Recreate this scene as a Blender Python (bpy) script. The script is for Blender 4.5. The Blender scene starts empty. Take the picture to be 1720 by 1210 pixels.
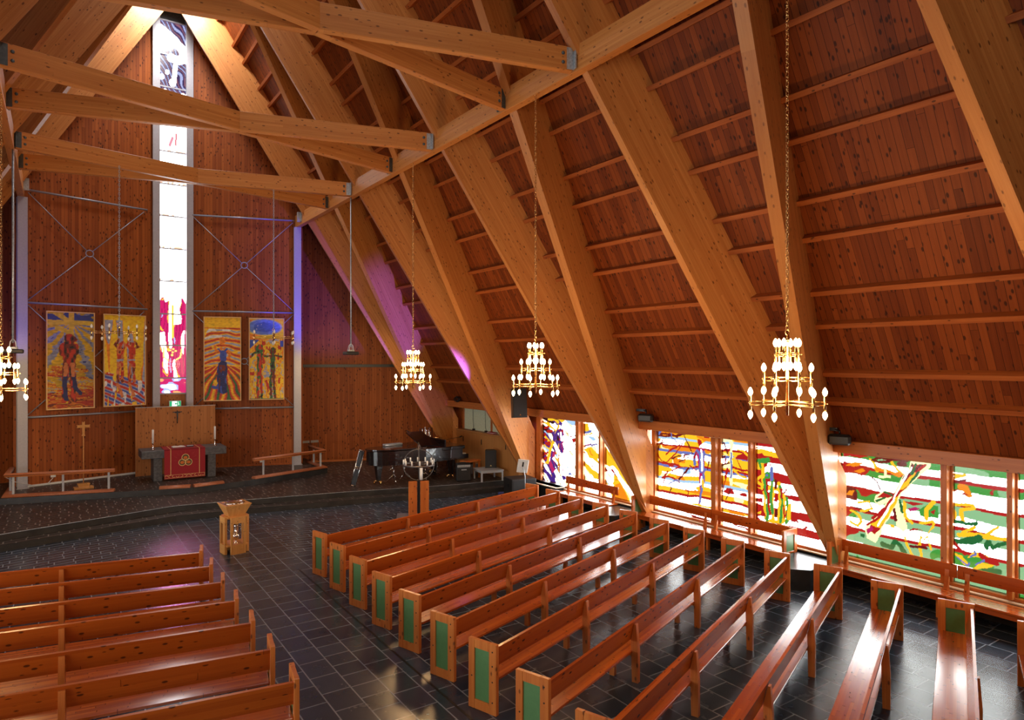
import bpy, bmesh, math, random
import numpy as np
from mathutils import Vector, Matrix

random.seed(7)
SC = bpy.context.scene
COL = SC.collection
R3 = math.sqrt(3.0)
GALLERY = 480.0      # added fill light behind the camera, watts
RIDGE = 520.0
RIDGE_END = 300.0
VSPOT = 4500.0
WSPOT = 350.0
CHAND = 250.0
BULBS = 30.0
GLASS = 1.0
GLASS_WHITE = 9.0    # radiance of the clear panes of the tall window
WINL = 17.0          # radiance of the daylight behind the side windows
ROUGH_FLOOR = 0.25
MSPOT = 520.0

PI = math.pi

# ------------------------------------------------------------------ camera, world, exposure
cd = bpy.data.cameras.new('camera')
cam = bpy.data.objects.new('camera', cd); COL.objects.link(cam)
cd.sensor_width = 36.0
cd.lens = 36.0 * 1120.0 / 1720.0
cd.clip_start = 0.05; cd.clip_end = 200
cam.location = (-3.33, 0.0, 4.5)
cam.rotation_euler = (math.radians(90), 0, math.radians(-34.265))
SC.camera = cam
w = bpy.data.worlds.new('world'); SC.world = w; w.use_nodes = True
w.node_tree.nodes['Background'].inputs[0].default_value = (0.35, 0.45, 0.6, 1)
w.node_tree.nodes['Background'].inputs[1].default_value = 0.15
SC.view_settings.view_transform = 'Standard'
SC.view_settings.look = 'None'
SC.view_settings.exposure = 0.0
SC.view_settings.gamma = 1.0
SC.view_settings.use_curve_mapping = False
try:
    SC.cycles.use_denoising = True
    SC.cycles.denoiser = 'OPENIMAGEDENOISE'
    SC.cycles.max_bounces = 6
    SC.cycles.diffuse_bounces = 4
    SC.cycles.glossy_bounces = 3
    SC.cycles.caustics_reflective = False
    SC.cycles.caustics_refractive = False
    SC.cycles.sample_clamp_indirect = 6.0
except Exception:
    pass

def area_light(name, loc, target, sx, sy, power, col, spread=180):
    l = bpy.data.lights.new(name, 'AREA'); l.shape = 'RECTANGLE'
    l.size = sx; l.size_y = sy; l.energy = power; l.color = col; l.spread = math.radians(spread)
    o = bpy.data.objects.new(name, l); COL.objects.link(o); o.location = loc
    d = Vector(target) - Vector(loc)
    o.rotation_euler = d.to_track_quat('-Z', 'Y').to_euler()
    o.visible_camera = True
    return o

def spot(name, loc, target, power, col, angle=50, blend=0.6, size=0.06):
    l = bpy.data.lights.new(name, 'SPOT'); l.energy = power; l.color = col
    l.spot_size = math.radians(angle); l.spot_blend = blend; l.shadow_soft_size = size
    o = bpy.data.objects.new(name, l); COL.objects.link(o); o.location = loc
    d = Vector(target) - Vector(loc)
    o.rotation_euler = d.to_track_quat('-Z', 'Y').to_euler()
    return o

# fill light added behind the camera; no window is modelled there
area_light('gallery_window_light', (-4.8, -6.5, 6.6), (4, 10, 8.0), 4.5, 3.2, GALLERY, (1.0, 0.93, 0.82))
# strip light added under the ridge; the roof has no opening there
area_light('ridge_rooflight', (0, 11.0, 17.0), (0, 11.001, 0), 0.7, 27.0, RIDGE, (1.0, 0.95, 0.86))
area_light('ridge_rooflight', (0, 24.6, 17.2), (0, 25.6, 14.0), 0.9, 0.9, RIDGE_END, (1.0, 0.97, 0.93))  # unseen lamp added for the hot spot at the chancel peak
# daylight falling in through the side windows
for s_, ya_, yb_ in ((1, 2.0, 18.6), (-1, 2.0, 18.6)):
    area_light('side_window_light', (s_ * 10.2, (ya_ + yb_) / 2, 1.62), (0, (ya_ + yb_) / 2, 1.62), yb_ - ya_ + 0.3, 2.3, WINL * (yb_ - ya_ + 0.3) * 2.3 * PI, (0.95, 1.0, 1.0))
# violet stage spots at the two lamp bars; the first added in mid-air
VIOLET = (0.10, 0.05, 1.0)
spot('violet_spot', (7.4, 17.1, 3.3), (6.35, 22.5, 5.9), VSPOT, VIOLET, 40)
spot('violet_spot', (4.10, 20.05, 4.62), (4.4, 26.0, 8.0), VSPOT * 0.12, VIOLET, 50)
spot('violet_spot', (4.40, 20.30, 4.62), (8.2, 23.05, 3.0), VSPOT * 0.2, VIOLET, 15, 0.2)
spot('violet_spot', (4.40, 19.80, 4.62), (8.35, 18.1, 3.4), VSPOT * 0.13, VIOLET, 22, 0.2)
spot('violet_spot', (-4.10, 20.05, 4.62), (-4.6, 26.0, 7.0), VSPOT * 0.13, VIOLET, 50)

# added magenta spot imitating the tall window's glow on the floor by the font
spot('window_glow_spot', (0.13, 26.75, 5.2), (-0.85, 16.6, 0.0), MSPOT, (1.0, 0.22, 0.65), 17, 0.9, 0.3)
# warm stage lamps on the same two bars, washing the boards at the sides of the chancel
spot('warm_stage_spot', (4.35, 20.1, 4.62), (7.0, 26.5, 2.4), WSPOT, (1.0, 0.72, 0.40), 75)
spot('warm_stage_spot', (-4.35, 20.1, 4.62), (-6.0, 26.5, 2.4), WSPOT, (1.0, 0.72, 0.40), 70)

# ------------------------------------------------------------------ node helpers and materials
def new_mat(name):
    m = bpy.data.materials.new(name); m.use_nodes = True
    nt = m.node_tree; nt.nodes.clear()
    out = nt.nodes.new('ShaderNodeOutputMaterial')
    return m, nt, out

def N(nt, typ, **kw):
    n = nt.nodes.new(typ)
    for k, v in kw.items():
        if k.startswith('i_'):
            key = k[2:]
            key = int(key) if key.isdigit() else key.replace('_', ' ')
            n.inputs[key].default_value = v
        else:
            setattr(n, k, v)
    return n

def L(nt, a, b): nt.links.new(a, b)

def math_n(nt, op, a, b=None, c=None):
    n = nt.nodes.new('ShaderNodeMath'); n.operation = op
    for i, v in enumerate((a, b, c)):
        if v is None: continue
        if isinstance(v, (int, float)): n.inputs[i].default_value = v
        else: nt.links.new(v, n.inputs[i])
    return n.outputs[0]

def mixc(nt, fac, a, b, mode='MIX'):
    n = nt.nodes.new('ShaderNodeMix'); n.data_type = 'RGBA'; n.blend_type = mode
    for key, v in ((0, fac), (6, a), (7, b)):
        if isinstance(v, (int, float)): n.inputs[key].default_value = v
        elif isinstance(v, tuple): n.inputs[key].default_value = (v[0], v[1], v[2], 1)
        else: nt.links.new(v, n.inputs[key])
    return n.outputs[2]

def rng(nt, v, a, b, c=0.0, d=1.0):
    n = nt.nodes.new('ShaderNodeMapRange'); n.clamp = True
    nt.links.new(v, n.inputs[0])
    n.inputs[1].default_value = a; n.inputs[2].default_value = b
    n.inputs[3].default_value = c; n.inputs[4].default_value = d
    return n.outputs[0]

def wood(name, light, dark, axis='X', baxis=None, bw=0.1, blen=3.0, tone=0.5, knots=0.17, rough=0.45, seam=0.05,
         grain=1.0, kcol=(0.06, 0.02, 0.008), coat=0.0, spec=0.35, seamdark=0.75, ksc=1.0, crough=0.22):
    m, nt, out = new_mat(name)
    bs = N(nt, 'ShaderNodeBsdfPrincipled'); L(nt, bs.outputs[0], out.inputs[0])
    tc = N(nt, 'ShaderNodeTexCoord'); oi = N(nt, 'ShaderNodeObjectInfo')
    sp = N(nt, 'ShaderNodeSeparateXYZ'); L(nt, tc.outputs['Object'], sp.inputs[0])
    ax = 'XYZ'.index(axis)
    o = [sp.outputs[i] for i in range(3)]
    rest = [i for i in range(3) if i != ax]
    g = math_n(nt, 'MULTIPLY_ADD', oi.outputs['Random'], 37.0, o[ax])
    u, v = o[rest[0]], o[rest[1]]
    tonev = None
    if baxis:
        b = o['XYZ'.index(baxis)]
        bid = math_n(nt, 'FLOOR', math_n(nt, 'DIVIDE', b, bw))
        w1 = N(nt, 'ShaderNodeTexWhiteNoise', noise_dimensions='1D'); L(nt, bid, w1.inputs['W'])
        gj = math_n(nt, 'DIVIDE', math_n(nt, 'MULTIPLY_ADD', w1.outputs[0], 11.0, g), blen)
        jid = math_n(nt, 'FLOOR', gj)
        cb = N(nt, 'ShaderNodeCombineXYZ'); L(nt, bid, cb.inputs[0]); L(nt, jid, cb.inputs[1])
        w2 = N(nt, 'ShaderNodeTexWhiteNoise', noise_dimensions='2D'); L(nt, cb.outputs[0], w2.inputs[0])
        tonev = w2.outputs[0]
        g = math_n(nt, 'MULTIPLY_ADD', tonev, 23.0, g)
        fr = math_n(nt, 'FRACT', math_n(nt, 'DIVIDE', b, bw))
        sm = math_n(nt, 'LESS_THAN', fr, seam)
        fj = math_n(nt, 'LESS_THAN', math_n(nt, 'FRACT', gj), 0.006 / blen)
        seamv = math_n(nt, 'MAXIMUM', sm, fj)
    def vec(sg, su):
        c = N(nt, 'ShaderNodeCombineXYZ')
        L(nt, math_n(nt, 'MULTIPLY', g, sg), c.inputs[0]); L(nt, math_n(nt, 'MULTIPLY', u, su), c.inputs[1]); L(nt, math_n(nt, 'MULTIPLY', v, su), c.inputs[2])
        return c.outputs[0]
    n1 = N(nt, 'ShaderNodeTexNoise', i_Scale=1.0, i_Detail=3.0); L(nt, vec(0.55 * grain, 13 * grain), n1.inputs['Vector'])
    n2 = N(nt, 'ShaderNodeTexNoise', i_Scale=1.0, i_Detail=2.0); L(nt, vec(2.0 * grain, 75 * grain), n2.inputs['Vector'])
    f = math_n(nt, 'ADD', rng(nt, n1.outputs[0], 0.3, 0.7, 0, 0.65), rng(nt, n2.outputs[0], 0.3, 0.7, 0, 0.35))
    if tonev is not None:
        f = math_n(nt, 'ADD', math_n(nt, 'MULTIPLY', f, 1 - tone), math_n(nt, 'MULTIPLY', tonev, tone))
    col = mixc(nt, f, light, dark)
    if knots > 0:
        vo = N(nt, 'ShaderNodeTexVoronoi', i_Scale=1.0); L(nt, vec(5.0 * ksc, 10.5 * ksc), vo.inputs['Vector'])
        kf = rng(nt, vo.outputs['Distance'], knots * 0.62, knots, 1, 0)
        col = mixc(nt, math_n(nt, 'MULTIPLY', kf, 0.85), col, kcol)
    if baxis:
        col = mixc(nt, math_n(nt, 'MULTIPLY', seamv, seamdark), col, tuple(c * 0.15 for c in dark))
    L(nt, col, bs.inputs['Base Color'])
    bs.inputs['Roughness'].default_value = rough
    bs.inputs['Specular IOR Level'].default_value = spec
    if coat: bs.inputs['Coat Weight'].default_value = coat; bs.inputs['Coat Roughness'].default_value = crough
    return m

def plain(name, col, rough=0.5, metal=0.0, var=0.08, scale=20.0, spec=0.5, coat=0.0):
    m, nt, out = new_mat(name)
    bs = N(nt, 'ShaderNodeBsdfPrincipled'); L(nt, bs.outputs[0], out.inputs[0])
    tc = N(nt, 'ShaderNodeTexCoord')
    n = N(nt, 'ShaderNodeTexNoise', i_Scale=scale, i_Detail=3.0); L(nt, tc.outputs['Object'], n.inputs['Vector'])
    c = mixc(nt, rng(nt, n.outputs[0], 0.3, 0.7), tuple(x * (1 - var) for x in col), tuple(min(1, x * (1 + var)) for x in col))
    L(nt, c, bs.inputs['Base Color'])
    bs.inputs['Roughness'].default_value = rough; bs.inputs['Metallic'].default_value = metal
    bs.inputs['Specular IOR Level'].default_value = spec
    if coat: bs.inputs['Coat Weight'].default_value = coat
    return m

def emit(name, col, strength):
    m, nt, out = new_mat(name)
    e = N(nt, 'ShaderNodeEmission'); e.inputs[0].default_value = (*col, 1); e.inputs[1].default_value = strength
    L(nt, e.outputs[0], out.inputs[0]); return m

def tinted_glass(name):
    """coloured glass: daylight outside is seen, and falls in, through the colours of the 'paint' attribute"""
    m, nt, out = new_mat(name)
    at = N(nt, 'ShaderNodeAttribute'); at.attribute_name = 'paint'
    tr = N(nt, 'ShaderNodeBsdfTransparent'); L(nt, at.outputs['Color'], tr.inputs[0])
    g = N(nt, 'ShaderNodeBsdfGlossy'); g.inputs['Roughness'].default_value = 0.15; g.inputs[0].default_value = (0.04, 0.04, 0.04, 1)
    a = N(nt, 'ShaderNodeAddShader'); L(nt, tr.outputs[0], a.inputs[0]); L(nt, g.outputs[0], a.inputs[1]); L(nt, a.outputs[0], out.inputs[0])
    return m

def painted(name, strength=None, rough=0.6):
    """reads the colours laid into the 'paint' attribute of a canvas or a glass pane"""
    m, nt, out = new_mat(name)
    at = N(nt, 'ShaderNodeAttribute'); at.attribute_name = 'paint'
    if strength is None:
        bs = N(nt, 'ShaderNodeBsdfPrincipled'); L(nt, at.outputs['Color'], bs.inputs['Base Color'])
        bs.inputs['Roughness'].default_value = rough; L(nt, bs.outputs[0], out.inputs[0])
    else:
        e = N(nt, 'ShaderNodeEmission'); L(nt, at.outputs['Color'], e.inputs[0]); e.inputs[1].default_value = strength
        g = N(nt, 'ShaderNodeBsdfGlossy'); g.inputs['Roughness'].default_value = 0.15; g.inputs[0].default_value = (0.06, 0.06, 0.06, 1)
        a = N(nt, 'ShaderNodeAddShader'); L(nt, e.outputs[0], a.inputs[0]); L(nt, g.outputs[0], a.inputs[1]); L(nt, a.outputs[0], out.inputs[0])
    return m

def slate(name, c1, c2, grout, mode):
    """slate flags; mode 'aisle': rows along y in the nave, small rows along x beyond; 'stage': small rows along x"""
    m, nt, out = new_mat(name)
    bs = N(nt, 'ShaderNodeBsdfPrincipled'); L(nt, bs.outputs[0], out.inputs[0])
    tc = N(nt, 'ShaderNodeTexCoord'); sp = N(nt, 'ShaderNodeSeparateXYZ'); L(nt, tc.outputs['Object'], sp.inputs[0])
    def brick(sx, sy, swap, skew=0.0, mort=0.010):
        cb = N(nt, 'ShaderNodeCombineXYZ')
        if swap:
            L(nt, sp.outputs[1], cb.inputs[0]); L(nt, sp.outputs[0], cb.inputs[1])
        else:
            L(nt, sp.outputs[0], cb.inputs[0])
            yy = math_n(nt, 'MULTIPLY_ADD', math_n(nt, 'ABSOLUTE', sp.outputs[0]), skew, sp.outputs[1])
            L(nt, yy, cb.inputs[1])
        b = N(nt, 'ShaderNodeTexBrick'); L(nt, cb.outputs[0], b.inputs['Vector'])
        b.offset = 0.43; b.offset_frequency = 2; b.squash = 0.72; b.squash_frequency = 3
        b.inputs['Scale'].default_value = 1.0
        b.inputs['Brick Width'].default_value = sx; b.inputs['Row Height'].default_value = sy
        b.inputs['Mortar Size'].default_value = mort; b.inputs['Mortar Smooth'].default_value = 0.2
        b.inputs['Color1'].default_value = (*c1, 1); b.inputs['Color2'].default_value = (*c2, 1); b.inputs['Mortar'].default_value = (*grout, 1)
        b.inputs['Bias'].default_value = 0.0
        return b
    if mode == 'aisle':
        A = brick(0.52, 0.40, True); B = brick(0.5, 0.22, False, 0.22, 0.012)
        far = math_n(nt, 'GREATER_THAN', sp.outputs[1], 15.6)
        side = math_n(nt, 'GREATER_THAN', math_n(nt, 'ABSOLUTE', math_n(nt, 'SUBTRACT', sp.outputs[0], 0.1)), 1.1)
        f = math_n(nt, 'MULTIPLY', far, side)
        col = mixc(nt, f, A.outputs[0], B.outputs[0]); fac = mixc(nt, f, A.outputs[1], B.outputs[1])
    else:
        B = brick(0.44, 0.22, False, 0.26, 0.015); col = B.outputs[0]; fac = B.outputs[1]
    n = N(nt, 'ShaderNodeTexNoise', i_Scale=3.0, i_Detail=6.0); L(nt, tc.outputs['Object'], n.inputs['Vector'])
    col = mixc(nt, rng(nt, n.outputs[0], 0.35, 0.7, 0.0, 0.35), col, tuple(x * 0.7 for x in c1), 'MIX')
    L(nt, col, bs.inputs['Base Color'])
    L(nt, rng(nt, n.outputs[0], 0.3, 0.7, ROUGH_FLOOR + (0.14 if mode == 'stage' else 0.0), ROUGH_FLOOR + (0.18 if mode == 'stage' else 0.03)), bs.inputs['Roughness'])
    bs.inputs['Specular IOR Level'].default_value = 0.25 if mode == 'stage' else 0.42
    return m

# ------------------------------------------------------------------ mesh helpers
class MB:
    def __init__(s): s.v = []; s.f = []; s.mi = []; s.sm = []
    def add(s, vs, fs, mi=0, smooth=False):
        b = len(s.v); s.v += [tuple(p) for p in vs]
        for f in fs:
            s.f.append(tuple(b + i for i in f)); s.mi.append(mi); s.sm.append(smooth)
        return s
    def hexa(s, c, mi=0):
        """c: bottom ring of 4, top ring of 4"""
        return s.add(c, [(3, 2, 1, 0), (4, 5, 6, 7), (0, 1, 5, 4), (1, 2, 6, 5), (2, 3, 7, 6), (3, 0, 4, 7)], mi)
    def box(s, x0, x1, y0, y1, z0, z1, mi=0, bev=0.0, M=None):
        if x1 < x0: x0, x1 = x1, x0
        if y1 < y0: y0, y1 = y1, y0
        if z1 < z0: z0, z1 = z1, z0
        if bev <= 0:
            c = [(x0, y0, z0), (x1, y0, z0), (x1, y1, z0), (x0, y1, z0), (x0, y0, z1), (x1, y0, z1), (x1, y1, z1), (x0, y1, z1)]
            if M: c = [tuple(M @ Vector(p)) for p in c]
            return s.hexa(c, mi)
        b = min(bev, (x1 - x0) * .45, (y1 - y0) * .45, (z1 - z0) * .45)
        vs = []; idx = {}
        for i in (0, 1):
            for j in (0, 1):
                for k in (0, 1):
                    X = (x0, x1)[i]; Y = (y0, y1)[j]; Z = (z0, z1)[k]
                    xi = X + (b, -b)[i]; yi = Y + (b, -b)[j]; zi = Z + (b, -b)[k]
                    idx[i, j, k, 0] = len(vs); vs.append((X, yi, zi))
                    idx[i, j, k, 1] = len(vs); vs.append((xi, Y, zi))
                    idx[i, j, k, 2] = len(vs); vs.append((xi, yi, Z))
        fs = []
        for i in (0, 1):
            a = [idx[i, 0, 0, 0], idx[i, 1, 0, 0], idx[i, 1, 1, 0], idx[i, 0, 1, 0]]; fs.append(a if i else a[::-1])
            a = [idx[0, i, 0, 1], idx[1, i, 0, 1], idx[1, i, 1, 1], idx[0, i, 1, 1]]; fs.append(a[::-1] if i else a)
            a = [idx[0, 0, i, 2], idx[1, 0, i, 2], idx[1, 1, i, 2], idx[0, 1, i, 2]]; fs.append(a if i else a[::-1])
        for j in (0, 1):
            for k in (0, 1):
                a = [idx[0, j, k, 1], idx[1, j, k, 1], idx[1, j, k, 2], idx[0, j, k, 2]]; fs.append(a if (j ^ k) else a[::-1])
                a = [idx[j, 0, k, 0], idx[j, 1, k, 0], idx[j, 1, k, 2], idx[j, 0, k, 2]]; fs.append(a[::-1] if (j ^ k) else a)
                a = [idx[j, k, 0, 0], idx[j, k, 1, 0], idx[j, k, 1, 1], idx[j, k, 0, 1]]; fs.append(a if (j ^ k) else a[::-1])
        for i in (0, 1):
            for j in (0, 1):
                for k in (0, 1):
                    a = [idx[i, j, k, 0], idx[i, j, k, 1], idx[i, j, k, 2]]; fs.append(a if (i + j + k) % 2 else a[::-1])
        if M: vs = [tuple(M @ Vector(p)) for p in vs]
        return s.add(vs, fs, mi)
    def prism(s, poly, a, b, axis='y', mi=0, side_mi=None):
        """poly of 2D points swept from a to b along axis"""
        n = len(poly)
        def P(p, t):
            if axis == 'x': return (t, p[0], p[1])
            if axis == 'y': return (p[0], t, p[1])
            return (p[0], p[1], t)
        vs = [P(p, a) for p in poly] + [P(p, b) for p in poly]
        fs = [tuple(range(n)), tuple(range(2 * n - 1, n - 1, -1))]
        fs += [(i, i + n, (i + 1) % n + n, (i + 1) % n) for i in range(n)]
        s.add(vs, fs, mi)
        if side_mi is not None: s.mi[-n:] = [side_mi] * n
        return s
    def tube(s, pts, r, seg=8, mi=0, closed=False, caps=True, r2=None):
        pts = [Vector(p) for p in pts]; n = len(pts); vs = []; fs = []
        up = Vector((0, 0, 1)); prev = None
        for i, p in enumerate(pts):
            a = pts[(i - 1) % n] if (closed or i) else p
            b = pts[(i + 1) % n] if (closed or i < n - 1) else p
            t = (b - a).normalized()
            if prev is None:
                x = t.cross(up)
                if x.length < 1e-3: x = t.cross(Vector((1, 0, 0)))
            else:
                x = prev - t * prev.dot(t)
            x.normalize(); y = t.cross(x); prev = x
            rr = r if r2 is None else r + (r2 - r) * i / max(1, n - 1)
            for k in range(seg):
                an = 2 * PI * k / seg
                vs.append(tuple(p + x * math.cos(an) * rr + y * math.sin(an) * rr))
        m = n if closed else n - 1
        for i in range(m):
            j = (i + 1) % n
            for k in range(seg):
                k2 = (k + 1) % seg
                fs.append((i * seg + k, i * seg + k2, j * seg + k2, j * seg + k))
        s.add(vs, fs, mi, True)
        if caps and not closed:
            b = len(s.v) - len(vs)
            s.f.append(tuple(b + k for k in range(seg))[::-1]); s.mi.append(mi); s.sm.append(False)
            s.f.append(tuple(b + (n - 1) * seg + k for k in range(seg))); s.mi.append(mi); s.sm.append(False)
        return s
    def lathe(s, prof, c=(0, 0, 0), seg=16, mi=0, smooth=True):
        vs = []; fs = []; n = len(prof)
        for (r, z) in prof:
            for k in range(seg):
                an = 2 * PI * k / seg
                vs.append((c[0] + r * math.cos(an), c[1] + r * math.sin(an), c[2] + z))
        for i in range(n - 1):
            for k in range(seg):
                k2 = (k + 1) % seg
                fs.append((i * seg + k, i * seg + k2, (i + 1) * seg + k2, (i + 1) * seg + k))
        s.add(vs, fs, mi, smooth)
        b = len(s.v) - len(vs)
        if prof[0][0] > 1e-4: s.f.append(tuple(b + k for k in range(seg))[::-1]); s.mi.append(mi); s.sm.append(False)
        if prof[-1][0] > 1e-4: s.f.append(tuple(b + (n - 1) * seg + k for k in range(seg))); s.mi.append(mi); s.sm.append(False)
        return s
    def build(s, name, mats, parent=None, M=None, loc=None):
        me = bpy.data.meshes.new(name)
        me.from_pydata(s.v, [], s.f)
        if not isinstance(mats, (list, tuple)): mats = [mats]
        for m in mats: me.materials.append(m)
        me.polygons.foreach_set('material_index', s.mi)
        me.polygons.foreach_set('use_smooth', s.sm)
        me.update()
        o = bpy.data.objects.new(name, me); COL.objects.link(o)
        if parent is not None: o.parent = parent
        if M is not None: o.matrix_basis = M
        if loc is not None: o.location = loc
        return o

def tag(o, label=None, cat=None, group=None, kind=None):
    if label: o['label'] = label
    if cat: o['category'] = cat
    if group: o['group'] = group
    if kind: o['kind'] = kind
    return o

def thing(name, label, cat, loc=(0, 0, 0), rotz=0.0, group=None):
    o = bpy.data.objects.new(name, None); COL.objects.link(o)
    o.empty_display_size = 0.2
    o.location = loc; o.rotation_euler = (0, 0, rotz)
    return tag(o, label, cat, group)

def dup(root, loc, rotz=0.0, label=None, group=None):
    r = root.copy(); COL.objects.link(r); r.location = loc; r.rotation_euler = (0, 0, rotz)
    if label: r['label'] = label
    if group: r['group'] = group
    for ch in list(root.children):
        c = ch.copy(); COL.objects.link(c); c.parent = r
        for g in list(ch.children):
            d = g.copy(); COL.objects.link(d); d.parent = c
    return r

def struct(o): o['kind'] = 'structure'; return o

def frame_matrix(o, x, y, z):
    M = Matrix.Identity(4)
    for i, a in enumerate((x, y, z)):
        for r in range(3): M[r][i] = a[r]
    for r in range(3): M[r][3] = o[r]
    return M

def beam_between(p0, p1, wdt, hgt, name, mat, parent=None, up=(0, 0, 1), bev=0.008):
    """a straight timber whose grain runs along its local X; p0-p1 is its centre line"""
    p0 = Vector(p0); p1 = Vector(p1); x = (p1 - p0); ln = x.length; x.normalize()
    z = Vector(up); z = (z - x * z.dot(x)).normalized(); y = z.cross(x)
    mb = MB().box(0, ln, -wdt / 2, wdt / 2, -hgt / 2, hgt / 2, bev=bev)
    return mb.build(name, mat, parent, frame_matrix(p0, x, y, z))
# ------------------------------------------------------------------ materials of the place
GL = wood('glulam_pine', (0.66, 0.280, 0.075), (0.45, 0.145, 0.031), 'X', 'Z', 0.045, 4.0, 0.35, 0.19, 0.42, 0.05, kcol=(0.13, 0.04, 0.012), seamdark=0.22)
BOARD = wood('roof_boards', (0.28, 0.062, 0.010), (0.115, 0.020, 0.0038), 'X', 'Y', 0.115, 3.4, 0.6, 0.25, 0.55, 0.07, kcol=(0.030, 0.008, 0.003), spec=0.18)
PURL = wood('purlin_pine', (0.42, 0.115, 0.024), (0.25, 0.055, 0.011), 'Y', None, knots=0.16, rough=0.55, spec=0.2)
WALLB = wood('wall_boards', (0.40, 0.108, 0.021), (0.20, 0.042, 0.008), 'Z', 'X', 0.10, 5.0, 0.6, 0.26, 0.55, 0.07, kcol=(0.04, 0.010, 0.003), spec=0.2)
SCREEN = wood('screen_boards', (0.52, 0.20, 0.055), (0.38, 0.125, 0.030), 'Z', 'X', 0.11, 6.0, 0.5, 0.25, 0.4, 0.04, kcol=(0.11, 0.03, 0.008))
PEWX = wood('pew_pine', (0.52, 0.108, 0.010), (0.28, 0.041, 0.0045), 'X', 'Z', 0.09, 9.0, 0.55, 0.21, 0.27, 0.0, kcol=(0.05, 0.012, 0.004), coat=0.25)
SEATX = wood('pew_seat_pine', (0.52, 0.108, 0.010), (0.28, 0.041, 0.0045), 'X', 'Y', 0.036, 0.9, 0.75, 0.12, 0.24, 0.0, kcol=(0.06, 0.014, 0.004), coat=0.9, crough=0.15)
PEWZ = wood('pew_end_pine', (0.62, 0.195, 0.038), (0.44, 0.100, 0.016), 'Z', None, knots=0.21, rough=0.33, kcol=(0.10, 0.025, 0.007), coat=0.2)
FRAMEZ = wood('window_pine', (0.52, 0.18, 0.045), (0.36, 0.10, 0.022), 'Z', None, knots=0.14, rough=0.4)
FRAMEY = wood('beam_pine', (0.48, 0.16, 0.040), (0.34, 0.095, 0.022), 'Y', None, knots=0.14, rough=0.4)
RAILX = wood('rail_pine', (0.62, 0.22, 0.060), (0.46, 0.13, 0.032), 'X', None, knots=0.0, rough=0.35)
FONTW = wood('font_pine', (0.72, 0.36, 0.11), (0.56, 0.24, 0.06), 'Z', 'X', 0.045, 0.5, 0.4, 0.10, 0.35, 0.0)
CABW = wood('cabinet_veneer', (0.52, 0.25, 0.08), (0.40, 0.17, 0.05), 'Z', None, knots=0.08, rough=0.4)
FLOOR = slate('slate_floor', (0.022, 0.030, 0.046), (0.042, 0.055, 0.082), (0.23, 0.25, 0.29), 'aisle')
STAGE = slate('brown_slate', (0.018, 0.011, 0.009), (0.029, 0.018, 0.014), (0.26, 0.22, 0.19), 'stage')
STEPM = plain('step_slate', (0.026, 0.023, 0.020), 0.4, var=0.4, scale=3)
STEEL = plain('grey_steel', (0.42, 0.42, 0.47), 0.38, 0.2, 0.05)
STEELD = plain('dark_galvanised_steel', (0.10, 0.12, 0.13), 0.4, 0.6, 0.2)
GALV = plain('galvanised_steel', (0.45, 0.50, 0.55), 0.4, 0.5, 0.25, 30)
ROD = plain('rod_steel', (0.34, 0.35, 0.40), 0.35, 0.4, 0.05)
BLACK = plain('black_plastic', (0.012, 0.012, 0.013), 0.45, var=0.2)
BLACKM = plain('black_metal', (0.02, 0.02, 0.022), 0.35, 0.5, 0.2)
GLOSSB = plain('piano_lacquer', (0.010, 0.006, 0.006), 0.22, var=0.1, coat=0.5)
BLOCKM = plain('polished_slate', (0.016, 0.018, 0.021), 0.22, var=0.3, scale=6)
BRASS = plain('brass', (0.85, 0.52, 0.20), 0.22, 1.0, 0.05)
CHROME = plain('silver', (0.80, 0.79, 0.76), 0.12, 1.0, 0.03)
WHITE = plain('white_wax', (0.82, 0.80, 0.76), 0.5, var=0.03)
WHITEP = plain('white_plastic', (0.7, 0.7, 0.68), 0.5, var=0.03)
GREYT = plain('grey_laminate', (0.42, 0.44, 0.46), 0.4, var=0.05)
GREEN = plain('green_paint', (0.080, 0.19, 0.060), 0.45, var=0.06)
STONE = plain('dark_stone', (0.085, 0.085, 0.09), 0.5, var=0.35, scale=14)
REDC = plain('red_cloth', (0.33, 0.012, 0.018), 0.8, var=0.12, scale=90)
GOLDT = plain('gold_thread', (0.85, 0.60, 0.22), 0.6, var=0.1)
LEATH = plain('tan_leather', (0.48, 0.16, 0.07), 0.38, var=0.12)
SILLM = plain('sill_board', (0.62, 0.50, 0.36), 0.4, var=0.06)
BULB = emit('bulb_glow', (1.0, 0.72, 0.36), BULBS)
BULBOFF = plain('clear_bulb', (0.75, 0.70, 0.62), 0.1, var=0.02)

# ------------------------------------------------------------------ floor, stage, altar platform
struct(MB().box(-10.6, 10.6, -7, 30, -0.3, 0).build('floor', FLOOR))
top = [(-10.4, 18.2), (-4.47, 20.06), (-0.6, 21.2), (1.4, 20.92), (4.4, 20.36), (7.8, 19.5), (10.4, 19.2)]
tread = [(-10.4, 17.75), (-4.47, 19.62), (-0.6, 20.62), (1.4, 20.42), (4.4, 19.9), (7.8, 19.12), (10.4, 18.85)]
back = [(10.4, 30), (-10.4, 30)]
struct(MB().prism(tread + back, 0, 0.16, 'z', 0, 1).build('floor.001', [STAGE, STEPM]))
struct(MB().prism(top + back, 0.16, 0.32, 'z', 0, 1).build('floor.002', [STAGE, STEPM]))
plat = [(-5.0, 24.25), (-1.9, 23.45), (0.16, 22.91), (1.96, 23.24), (4.9, 24.18), (5.0, 26.4), (5.0, 29), (-5.0, 29)]
struct(MB().prism(plat, 0.32, 0.50, 'z', 0, 1).build('floor.003', [STAGE, STEPM]))
# thin pale metal nosing along the upper step
mb = MB(); mb.tube([(x, y + 0.004, 0.322) for x, y in top], 0.006, 6); struct(mb.build('trim_1', GALV))
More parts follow.
